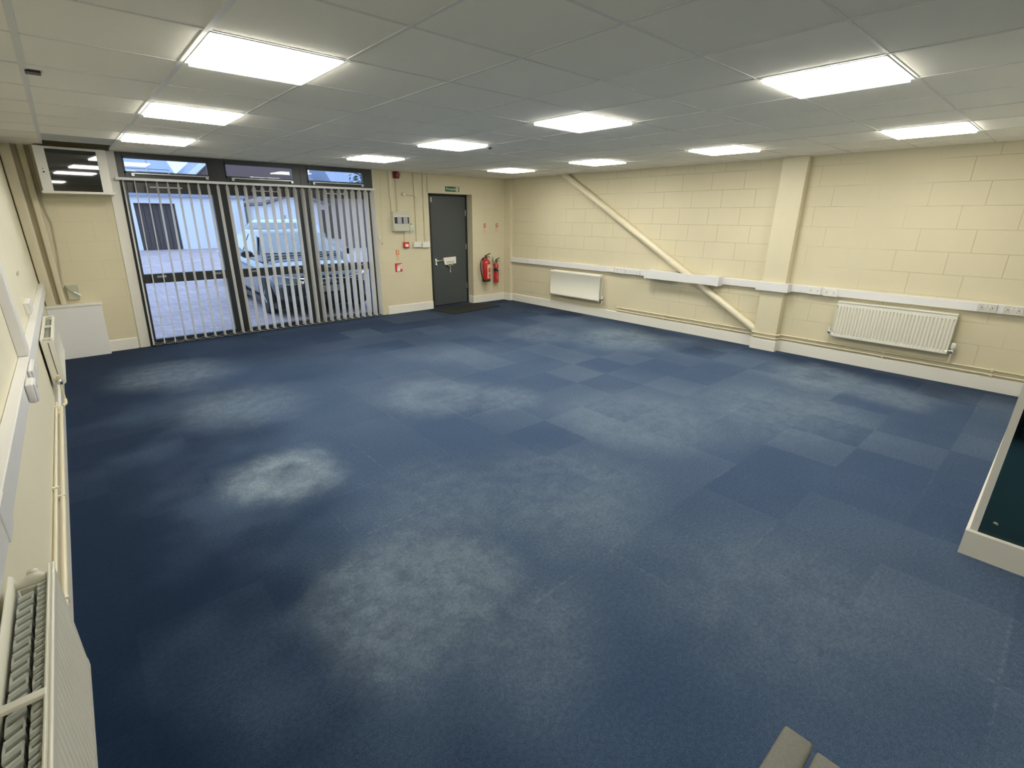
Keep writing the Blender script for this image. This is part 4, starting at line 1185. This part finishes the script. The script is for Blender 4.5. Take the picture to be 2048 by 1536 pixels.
# ------------------------------------------------------------------ left wall
LX = -0.298
b = MB(); b.box(XL + 0.001, LX, YN + 0.02, 7.98, 0.838, 0.935, 0.004)
tr = tag(b.build('cable_trunking', M['white']), 'white dado trunking along the left wall', 'trunking')
b = MB(); b.box(XL, LX + 0.004, 1.80, 1.93, 0.834, 0.939, 0.003); b.build('joint_cover', M['white'], tr)
b = MB(); b.box(XL, LX - 0.001, 3.88, 4.02, 0.936, ZC, 0.003)
tag(b.build('cable_trunking', M['white']), 'white vertical trunking dropping down the left wall', 'trunking')
def deep_socket(yc_, z, label, ln=0.15, depth=0.032):
    o = thing('double_socket', label, 'socket', (LX, yc_, z), 'sockets on the left wall trunking')
    b = MB(); b.box(LX + 0.001, LX + depth, yc_ - ln / 2, yc_ + ln / 2, z - 0.048, z + 0.048, 0.008, 3); b.build('back_box', M['white'], o, True)
    b = MB(); b.box(LX + depth, LX + depth + 0.006, yc_ - ln / 2 + 0.004, yc_ + ln / 2 - 0.004, z - 0.043, z + 0.043, 0.003); b.build('face_plate', M['white'], o)
    for s_ in (-1, 1):
        b = MB(); b.box(LX + depth + 0.004, LX + depth + 0.010, yc_ + s_ * 0.02 - 0.006, yc_ + s_ * 0.02 + 0.006, z + 0.01, z + 0.03, 0.001); b.build('rocker_switch', M['white'], o)
deep_socket(3.28, 0.885, 'lumpy white double socket on the left trunking, nearer of the pair')
deep_socket(3.66, 0.885, 'white double socket on the left trunking, farther of the pair', 0.3, 0.016)
o = thing('wall_socket', 'pale socket plate on the left wall just above the trunking', 'socket', (XL, 5.4, 1.0))
b = MB(); b.box(XL, XL + 0.03, 5.25, 5.55, 0.975, 1.065, 0.005); b.build('back_box', M['whitepaint'], o)
b = MB(); b.box(XL + 0.03, XL + 0.034, 5.26, 5.40, 0.98, 1.06, 0.002); b.box(XL + 0.03, XL + 0.034, 5.42, 5.54, 0.98, 1.06, 0.002); b.build('face_plate', M['white'], o)
o = thing('wall_vent', 'tiny grey slot vent on the left wall above the socket', 'vent', (XL, 5.62, 1.25))
b = MB(); b.box(XL, XL + 0.006, 5.52, 5.72, 1.245, 1.268, 0.002); b.build('plate', M['junction'], o)

# far radiator on the left wall, double panel with open top
RY0, RY1, RZ0, RZ1 = 5.45, 6.75, 0.345, 0.735
o = thing('radiator', 'double panel cream radiator at the far end of the left wall', 'radiator', (-0.29, (RY0 + RY1) / 2, RZ0))
b = MB(); panel_face(b, 1, -0.246, RY0, RY1, RZ0, RZ1, 0.018); b.build('front_panel', M['rad'], o, True)
b = MB(); panel_face(b, 1, -0.312, RY0, RY1, RZ0, RZ1, 0.018); b.build('back_panel', M['rad'], o, True)
b = MB(); fins(b, 1, -0.310, -0.268, RY0 + 0.05, RY1 - 0.05, RZ0 + 0.03, RZ1 - 0.03); b.build('convector', M['fin'], o)
for yy in (RY0 + 0.03, (RY0 + RY1) / 2, RY1 - 0.05):
    b = MB(); b.box(-0.33, -0.247, yy, yy + 0.03, RZ1 - 0.012, RZ1 + 0.004, 0.003); b.build('bracket', M['rad'], o)
b = MB(); b.box(-0.325, -0.25, RY0 - 0.002, RY0 + 0.002, RZ0 + 0.04, RZ1 - 0.01); sc = b.build('side_cover', M['rad'], o)
b = MB(); b.box(-0.288, -0.283, RY0 - 0.004, RY0, RZ0 + 0.09, RZ1 - 0.03); b.build('side_slot', M['ink'], sc)
valve(o, -0.285, RY0 + 0.02, RZ0 + 0.03, -1, 0.22, 'creamgloss', False)

# near radiator on the left wall, seen from above into its fins
RY0, RY1, RZ0, RZ1 = 0.35, 1.785, 0.330, 0.742
o = thing('radiator', 'big open topped radiator with grey fins at lower left of the photo', 'radiator', (-0.28, (RY0 + RY1) / 2, RZ0))
b = MB(); panel_face(b, 1, -0.228, RY0, RY1, RZ0, RZ1, 0.012, ribs=42, dep=0.0022); b.build('front_panel', M['rad'], o)
b = MB(); panel_face(b, 1, -0.312, RY0, RY1, RZ0, RZ1, 0.010); b.build('back_panel', M['rad'], o, True)
b = MB(); b.tube([(-0.228, RY0, RZ1 - 0.003), (-0.228, RY1, RZ1 - 0.003)], 0.0045, 10); b.tube([(-0.237, RY0, RZ1 - 0.003), (-0.237, RY1, RZ1 - 0.003)], 0.0035, 10); b.build('top_edge', M['rad'], o, True)
b = MB(); ridges(b, -0.305, -0.273, RY0 + 0.03, RY1 - 0.055, RZ0 + 0.03, RZ1 - 0.022, 0.034, 0.008); b.build('convector', M['fin'], o)
b = MB(); ridges(b, -0.264, -0.243, RY0 + 0.03, RY1 - 0.055, RZ0 + 0.03, RZ1 - 0.014, 0.024, 0.005); b.build('convector', M['fin'], o)
b = MB(); b.box(-0.309, -0.241, RY0 + 0.01, RY1 - 0.02, RZ0 + 0.02, RZ0 + 0.03); b.build('base_tray', M['darkseal'], o)
b = MB(); b.tube([(-0.312, RY1 - 0.028, RZ1 - 0.025), (-0.295, RY1 - 0.028, RZ1 - 0.025), (-0.282, RY1 - 0.024, RZ1 - 0.022), (-0.272, RY1 - 0.022, RZ1 - 0.022), (-0.262, RY1 - 0.024, RZ1 - 0.022), (-0.25, RY1 - 0.028, RZ1 - 0.025), (-0.236, RY1 - 0.028, RZ1 - 0.025)], [0.012, 0.013, 0.017, 0.019, 0.017, 0.013, 0.012], 14)
b.build('header_tube', M['rad'], o, True)
b = MB(); b.blob((-0.273, RY1 - 0.010, RZ1 - 0.008), 0.014, 0.012, 0.012, 2); b.build('vent_plug', M['rad'], o, True)
for yy in (1.245,):
    b = MB(); b.box(-0.318, -0.236, yy - 0.011, yy + 0.011, RZ1 - 0.010, RZ1 + 0.001, 0.002); b.build('bracket', M['rad'], o)
b = MB(); b.box(-0.304, -0.243, RY1 - 0.050, RY1 - 0.046, RZ0 + 0.05, RZ1 - 0.03); b.build('end_plate', M['rad'], o)

# heating pipes on the left wall
for (z, x, lab, y1) in ((0.205, XL + 0.030, 'lower thick cream heating pipe along the left skirting', 5.25), (0.262, XL + 0.014, 'upper thin cream heating pipe along the left wall', 5.2)):
    b = MB(); b.tube([(x, -1.0, z), (x, y1, z)], 0.0125 if z < 0.23 else 0.0075, 10)
    o = tag(b.build('heating_pipe', M['creamgloss'], smooth=True), lab, 'pipe')
    for yy in (5.05, 3.45, 2.42):
        b = MB(); b.box(XL, x + 0.015, yy - 0.008, yy + 0.008, z - 0.016, z + 0.016, 0.003); b.build('pipe_clip', M['rad'], o)
b = MB(); b.tube([(-0.285, 5.40, 0.22), (-0.285, 5.34, 0.205), (-0.305, 5.26, 0.205)], 0.012, 10)
tag(b.build('pipe_elbow', M['creamgloss'], smooth=True), 'short pipe bend under the far left radiator', 'pipe')

# ------------------------------------------------------------------ things at the right edge and in the foreground
o = thing('storage_cabinet', 'black cabinet standing behind the glazed partition at the right edge', 'cabinet', (5.9, -0.35, 0))
b = MB(); b.box(5.56, 6.3, -0.75, -0.055, 0.03, 1.1, 0.004); b.build('carcass', M['black'], o)
b = MB(); b.box(5.548, 5.56, -0.745, -0.405, 0.05, 1.08, 0.002); b.build('door', M['black'], o)
b = MB(); b.box(5.548, 5.56, -0.40, -0.06, 0.05, 1.08, 0.002); b.build('door', M['black'], o)
b = MB(); b.box(5.57, 6.29, -0.74, -0.065, 0.0, 0.03); b.build('plinth', M['darkseal'], o)
b = MB(); b.prism([(3.795, -0.082), (3.822, -0.076), (3.828, -0.062), (3.806, -0.058)], 'z', 0.0005, 0.004)
tag(b.build('paper_scrap', M['signwhite']), 'tiny white scrap on the teal carpet behind the partition', 'litter')

# grey two board bench end at the bottom edge
BZ = 0.45
o = thing('bench', 'grey bench of two boards poking in at the bottom edge', 'bench', (0.9, 0.12, 0))
def board(y0, y1, x1, z1, nm):
    b = MB(); b.box(0.45, x1, y0, y1, z1 - 0.035, z1, 0.009, 3)
    bo = b.build(nm, M['bench'], o, True)
    return bo
board(0.137, 0.207, 1.163, BZ, 'seat_board')
board(-0.02, 0.128, 1.155, BZ - 0.004, 'seat_board')
for (xa) in (0.55, 1.02):
    for ya in (0.0, 0.165):
        b = MB(); b.box(xa, xa + 0.04, ya, ya + 0.03, 0.0, BZ - 0.037, 0.003); b.build('leg', M['black'], o)
    b = MB(); b.box(xa + 0.005, xa + 0.035, 0.03, 0.165, BZ - 0.07, BZ - 0.037); b.build('cross_rail', M['black'], o)

# ------------------------------------------------------------------ outside: yard, cars, buildings
b = MB(); b.box(-40, 70, YB + 0.08, 90, -0.12, -0.012)
struct(b.build('yard', M['paving']), 'block paved yard outside the window', 'yard')
b = MB(); b.box(WIN_X0 - 0.25, WIN_X1 + 0.1, YB - 0.02, YB + 0.24, -0.1, 0.002); struct(b.build('trim_8', M['dark']), 'dark sill under the window', 'sill')

def make_car(name, label, loc, rot, paint):
    o = thing(name, label, 'car', loc, keep=False)
    o.rotation_euler = (0, 0, rot)
    st = [(0.00, 0.52, 0.30, 0.58), (0.05, 0.68, 0.25, 0.68), (0.16, 0.80, 0.22, 0.76), (0.38, 0.87, 0.21, 0.83), (0.8, 0.895, 0.2, 0.89), (1.15, 0.90, 0.2, 0.94),
          (1.5, 0.90, 0.2, 0.97), (2.4, 0.905, 0.2, 0.98), (3.3, 0.90, 0.2, 1.0), (3.9, 0.87, 0.22, 1.0), (4.2, 0.80, 0.26, 0.96), (4.32, 0.70, 0.32, 0.86)]
    rings = []
    for (y, wv, zb, zt) in st:
        zm = zb + (zt - zb) * 0.62
        half = [(0.0, zt + 0.015), (wv * 0.55, zt + 0.008), (wv * 0.86, zt - 0.022), (wv * 0.985, zm + 0.05), (wv, zm - 0.05), (wv * 0.985, zb + 0.13), (wv * 0.92, zb), (0.0, zb)]
        ring = [(p[0], y, p[1]) for p in half] + [(-p[0], y, p[1]) for p in half[-2:0:-1]]
        rings.append(ring)
    b = MB(); b.loft(rings); b.build('body', paint, o, True, 2)
    # greenhouse
    def ringz(z, yf, yr, wf, wr):
        return [(-wf, yf + 0.06, z), (-wf * 0.6, yf, z), (wf * 0.6, yf, z), (wf, yf + 0.06, z), (wr * 1.0, (yf + yr) / 2, z), (wr, yr - 0.05, z), (wr * 0.6, yr, z), (-wr * 0.6, yr, z), (-wr, yr - 0.05, z), (-wr * 1.0, (yf + yr) / 2, z)]
    b = MB(); b.loft([ringz(0.90, 1.05, 4.0, 0.80, 0.80), ringz(1.02, 1.18, 3.95, 0.77, 0.79), ringz(1.36, 1.85, 3.55, 0.60, 0.62), ringz(1.425, 2.02, 3.40, 0.54, 0.56), ringz(1.445, 2.3, 3.1, 0.40, 0.42)])
    b.build('cabin', paint, o, True)
    def quad(name, pts, m=M['carglass'], th=0.012):
        n = (Vector(pts[1]) - Vector(pts[0])).cross(Vector(pts[2]) - Vector(pts[0])).normalized()
        a = [Vector(p) + n * th for p in pts]; c = [Vector(p) - n * th for p in pts]
        b = MB(); b.loft([a, c]); return b.build(name, m, o)
    def curved(name, lo, hi, dy):
        # lo, hi = (z, y at the centre, half width); bows back by 6 cm at the corners like the cabin
        rings = []
        for (z, y, wv) in (lo, hi):
            ring = []
            for dd in (0.014, 0.004):
                row = [(x_, y + (0.06 if abs(x_) > wv * 0.8 else 0.0) * dy - dd * dy, z + dd * 0.6) for x_ in (-wv, -wv * 0.6, wv * 0.6, wv)]
                ring += row if dd > 0.01 else row[::-1]
            rings.append(ring)
        b = MB(); b.loft(rings); return b.build(name, M['carglass'], o)
    curved('windscreen', (1.035, 1.21, 0.725), (1.345, 1.82, 0.565), 1)
    curved('rear_window', (1.06, 3.90, 0.72), (1.335, 3.58, 0.60), -1)
    for s_ in (1, -1):
        quad('side_window', [(s_ * 0.792, 1.40, 1.01), (s_ * 0.798, 2.50, 1.02), (s_ * 0.645, 2.50, 1.35), (s_ * 0.655, 1.92, 1.335)], th=0.012)
        quad('side_window', [(s_ * 0.800, 2.56, 1.02), (s_ * 0.795, 3.60, 1.03), (s_ * 0.668, 3.40, 1.31), (s_ * 0.648, 2.56, 1.35)], th=0.012)
        b = MB(); b.blob((s_ * 0.98, 1.42, 1.03), 0.11, 0.055, 0.075, 2); b.tube([(s_ * 0.85, 1.45, 0.99), (s_ * 0.96, 1.43, 1.0)], 0.02, 8); b.build('door_mirror', paint, o, True)
        b = MB()
        b.loft([[(s_ * 0.42, 0.035, 0.60), (s_ * 0.42, 0.05, 0.655), (s_ * 0.42, 0.09, 0.66), (s_ * 0.42, 0.09, 0.60)],
                [(s_ * 0.66, 0.045, 0.585), (s_ * 0.66, 0.05, 0.69), (s_ * 0.66, 0.12, 0.70), (s_ * 0.66, 0.12, 0.585)],
                [(s_ * 0.83, 0.20, 0.60), (s_ * 0.83, 0.22, 0.72), (s_ * 0.80, 0.30, 0.73), (s_ * 0.80, 0.30, 0.60)],
                [(s_ * 0.875, 0.42, 0.68), (s_ * 0.875, 0.42, 0.735), (s_ * 0.86, 0.46, 0.74), (s_ * 0.86, 0.46, 0.68)]])
        hl = b.build('headlight', M['lamp'], o, True)
        b = MB(); b.tube([(s_ * 0.40, 0.02, 0.665), (s_ * 0.66, 0.038, 0.70), (s_ * 0.84, 0.205, 0.735)], 0.009, 8); b.tube([(s_ * 0.44, 0.018, 0.60), (s_ * 0.66, 0.034, 0.578), (s_ * 0.83, 0.19, 0.595)], 0.006, 8); b.build('chrome_strip', M['chrome'], hl, True)
        b = MB(); b.box(s_ * 0.52, s_ * 0.80, 4.22, 4.31, 0.72, 0.88, 0.02, 3); b.build('tail_light', M['tail'], o, True)
        for yy in (0.83, 3.42):
            b = MB(); b.lathe([(0.20, -0.10), (0.305, -0.10), (0.325, -0.08), (0.325, 0.08), (0.305, 0.10), (0.20, 0.10)], (s_ * 0.83, yy, 0.325), 32, 'x'); wl = b.build('wheel', M['tyre'], o, True)
            b = MB(); b.lathe([(0.205, -0.06), (0.205, 0.06)], (s_ * 0.85, yy, 0.325), 28, 'x')
            for k in range(5):
                a = k * 2 * math.pi / 5
                b.box(s_ * 0.905, s_ * 0.925, yy + 0.0, yy + 0.001, 0.32, 0.33)
                b.tube([(s_ * 0.918, yy, 0.325), (s_ * 0.918, yy + 0.19 * math.cos(a), 0.325 + 0.19 * math.sin(a))], 0.02, 8)
            b.build('hub', M['alu'], wl, True)
    b = MB(); b.loft([[(-0.42, 0.0, 0.56), (0.42, 0.0, 0.56), (0.36, -0.012, 0.44), (-0.36, -0.012, 0.44)], [(-0.42, 0.06, 0.56), (0.42, 0.06, 0.56), (0.36, 0.06, 0.44), (-0.36, 0.06, 0.44)]]); b.build('upper_grille', M['black'], o)
    b = MB(); b.box(-0.62, 0.62, -0.002, 0.10, 0.24, 0.38, 0.02, 2); b.build('lower_grille', M['black'], o, True)
    b = MB(); b.tube([(-0.42, -0.008, 0.64), (0, -0.03, 0.655), (0.42, -0.008, 0.64)], 0.008, 8); b.build('chrome_bar', M['chrome'], o, True)
    b = MB(); b.lathe([(0.045, 0.0), (0.045, -0.014), (0.03, -0.018)], (0, -0.012, 0.645), 20, 'y'); b.build('badge', M['chrome'], o, True)
    b = MB(); b.box(-0.26, 0.26, -0.035, -0.015, 0.425, 0.535, 0.003); b.build('number_plate', M['plate'], o)
    b = MB(); b.tube([(-0.70, 1.12, 0.985), (0.0, 1.08, 0.995), (0.62, 1.15, 1.0)], 0.010, 8); b.build('wiper', M['black'], o, True)
    b = MB(); b.box(-0.86, 0.86, 0.3, 4.1, 0.14, 0.24); b.build('underbody', M['black'], o)
    return o
make_car('car', 'dark car parked nose first right outside the window', (3.42, 8.86, -0.012), math.radians(-2), M['carpaint'])
cb2 = make_car('car', 'silver car parked askew behind the dark car', (3.55, 14.2, -0.012), math.radians(-36), M['silver'])
cb2.scale = (1.12, 1.0, 1.12)

# low white building across the yard
BY = 31.0
o = thing('garage_building', 'long low white building with a dark shutter across the yard', 'building', (4, BY, 0))
b = MB()
b.box(-14, 2.85, BY, BY + 5, -0.1, 2.55); b.box(4.55, 7.75, BY, BY + 5, -0.1, 2.55); b.box(2.85, 4.55, BY, BY + 5, 2.22, 2.55); b.box(2.85, 4.55, BY + 0.45, BY + 1, -0.1, 2.3)
b.build('wall', M['render'], o)
b = MB()
for k in range(9):
    b.box(2.86 + k * 0.188, 2.86 + k * 0.188 + 0.176, BY + 0.2, BY + 0.26, 0.0, 2.215, 0.01)
b.build('shutter', M['shutter'], o)
b = MB(); b.box(-14, 7.8, BY - 0.18, BY + 0.05, 2.55, 2.70); b.build('gutter', M['slate'], o)
b = MB(); b.box(-14, 4.3, BY - 0.05, BY + 0.1, 2.70, 3.05); b.build('fascia', M['tealclad'], o)
b = MB(); b.box(4.3, 7.8, BY - 0.05, BY + 0.1, 2.70, 3.15); b.build('fascia', M['brown'], o)
b = MB(); b.prism([(BY - 0.1, 3.05), (BY + 5, 3.3), (BY + 5, 3.4), (BY - 0.1, 3.15)], 'x', -14, 4.3); b.build('roof', M['alu'], o)
# gabled brick house behind it
o = thing('gabled_house', 'brick house with a slate roof and white bargeboard beyond the white building', 'house', (8, 40, 0))
b = MB(); b.prism([(7.4, -0.1), (14.5, -0.1), (14.5, 4.3), (11.0, 7.6), (7.4, 4.25)], 'y', 39.5, 47); b.build('wall', M['brick'], o)
b = MB(); b.prism([(11.0, 7.65), (11.0, 7.85), (6.9, 4.15), (7.05, 3.9)], 'y', 39.3, 47.3); b.build('roof', M['slate'], o)
b = MB(); b.prism([(11.0, 7.65), (11.0, 7.85), (15.0, 4.1), (14.8, 3.9)], 'y', 39.3, 47.3); b.build('roof', M['slate'], o)
b = MB(); b.prism([(11.0, 7.6), (11.0, 7.95), (6.8, 4.15), (6.9, 3.85)], 'y', 39.2, 39.32); b.build('bargeboard', M['render'], o)
o = thing('slate_roofed_house', 'far house whose blue grey slate roof shows in the left top window', 'house', (5, 44, 0))
b = MB(); b.box(1.0, 6.4, 43, 52, -0.1, 4.6); b.build('wall', M['brick'], o)
b = MB(); b.prism([(42.6, 4.2), (42.6, 4.4), (47.5, 6.4), (52.4, 4.4), (52.4, 4.2)], 'x', 0.8, 6.6); b.build('roof', M['slate'], o)
# white gabled outbuilding in the middle
o = thing('outbuilding', 'white gabled outbuilding with a brown roof edge behind the parked cars', 'building', (10, 29, 0))
b = MB(); b.prism([(8.05, -0.1), (11.3, -0.1), (11.3, 2.25), (9.6, 2.7), (8.05, 2.17)], 'y', 28.5, 33); b.build('wall', M['render'], o)
b = MB(); b.prism([(7.9, 2.2), (9.6, 2.72), (11.45, 2.2), (11.45, 2.33), (9.6, 2.87), (7.9, 2.33)], 'y', 28.2, 33.2); b.build('roof', M['brown'], o)
b = MB(); b.box(8.85, 9.05, 28.42, 28.5, 0.5, 1.7); b.build('post', M['slate'], o)
b = MB(); b.box(10.9, 11.25, 28.44, 28.5, 0, 2.0); b.build('door', M['shutter'], o)
# dark brick wall to the right
o = thing('boundary_wall', 'dark brown wall at the right of the yard', 'wall', (20, 24, 0))
b = MB(); b.box(11.65, 34, 27, 27.6, -0.1, 2.9); b.build('wall', M['brick'], o)
b = MB(); b.box(11.6, 34.1, 26.95, 27.65, 2.9, 3.0); b.build('coping', M['slate'], o)
o = thing('street_lamp', 'thin grey lamp post beyond the white building', 'lamp post', (4.4, 34.5, 0))
b = MB(); b.tube([(4.4, 36.6, -0.1), (4.4, 36.6, 6.2)], [0.07, 0.05], 10); b.build('pole', M['alu'], o, True)
b = MB(); b.tube([(4.4, 36.6, 6.15), (4.4, 36.2, 6.4), (4.4, 35.6, 6.42)], 0.05, 8); b.box(4.28, 4.52, 35.1, 35.7, 6.36, 6.46, 0.02); b.build('lantern', M['alu'], o, True)

o = thing('slate_roofed_shed', 'long far shed whose slate roof shows in the right top window', 'building', (20, 40, 0))
b = MB(); b.box(16, 34, 38, 44, -0.1, 3.4); b.build('wall', M['brick'], o)
b = MB(); b.prism([(37.6, 3.3), (37.6, 3.5), (41, 6.2), (44.4, 3.5), (44.4, 3.3)], 'x', 15.8, 34.2); b.build('roof', M['slate'], o)
# our own building's outer face
b = MB()
b.box(-9, WIN_X0 - 0.25, YB + 0.24, YB + 0.34, -0.1, 6.5); b.box(WIN_X1 + 0.1, DOOR_X0 - 0.35, YB + 0.24, YB + 0.34, -0.1, 6.5)
b.box(DOOR_X0 - 0.35, 17, YB + 0.24, YB + 0.34, -0.1, 6.5); b.box(WIN_X0 - 0.25, WIN_X1 + 0.1, YB + 0.24, YB + 0.34, ZC + 0.02, 6.5)
struct(b.build('wall_front', M['brick']))
def tree(x, y, h, r, label):
    o = thing('tree', label, 'tree', (x, y, 0), 'bare dark trees beyond the yard')
    b = MB(); b.tube([(x, y, -0.1), (x + 0.1, y, h * 0.45), (x, y + 0.1, h * 0.8)], [0.22, 0.16, 0.06], 10)
    for k in range(12):
        a = k * 2.4; z = h * (0.35 + 0.035 * k)
        b.tube([(x + 0.05, y, z), (x + math.cos(a) * r * 0.5, y + math.sin(a) * r * 0.5, z + h * 0.12), (x + math.cos(a) * r, y + math.sin(a) * r, z + h * 0.2)], [0.07, 0.04, 0.015], 6)
    b.build('trunk', M['bark'], o, True)
    b = MB()
    for k in range(420):
        a = random.uniform(0, 6.283); rr = r * math.sqrt(random.random()); z = h * random.uniform(0.4, 1.0)
        rr *= math.sin(math.pi * min(1, max(0.05, (z / h - 0.35) / 0.7))) ** 0.5
        s_ = random.uniform(0.10, 0.26)
        c = Vector((x + math.cos(a) * rr, y + math.sin(a) * rr, z))
        u = Vector((random.uniform(-1, 1), random.uniform(-1, 1), random.uniform(-1, 1))).normalized() * s_
        v = u.orthogonal().normalized() * s_ * 0.6
        vs = [b.bm.verts.new(c + q) for q in (u, v, -u, -v)]
        b.bm.faces.new(vs)
    b.build('foliage', M['leaf'], o)
tree(15.5, 30.5, 5.2, 1.9, 'dark tree behind the brown wall, leftmost of the three')
tree(19.0, 31.5, 5.6, 2.0, 'dark tree behind the brown wall, middle of the three')
tree(23.0, 32.5, 5.4, 2.1, 'dark tree behind the brown wall, rightmost of the three')

for ob in bpy.data.objects:
    if ob.get('_off') is not None:
        del ob['_off']
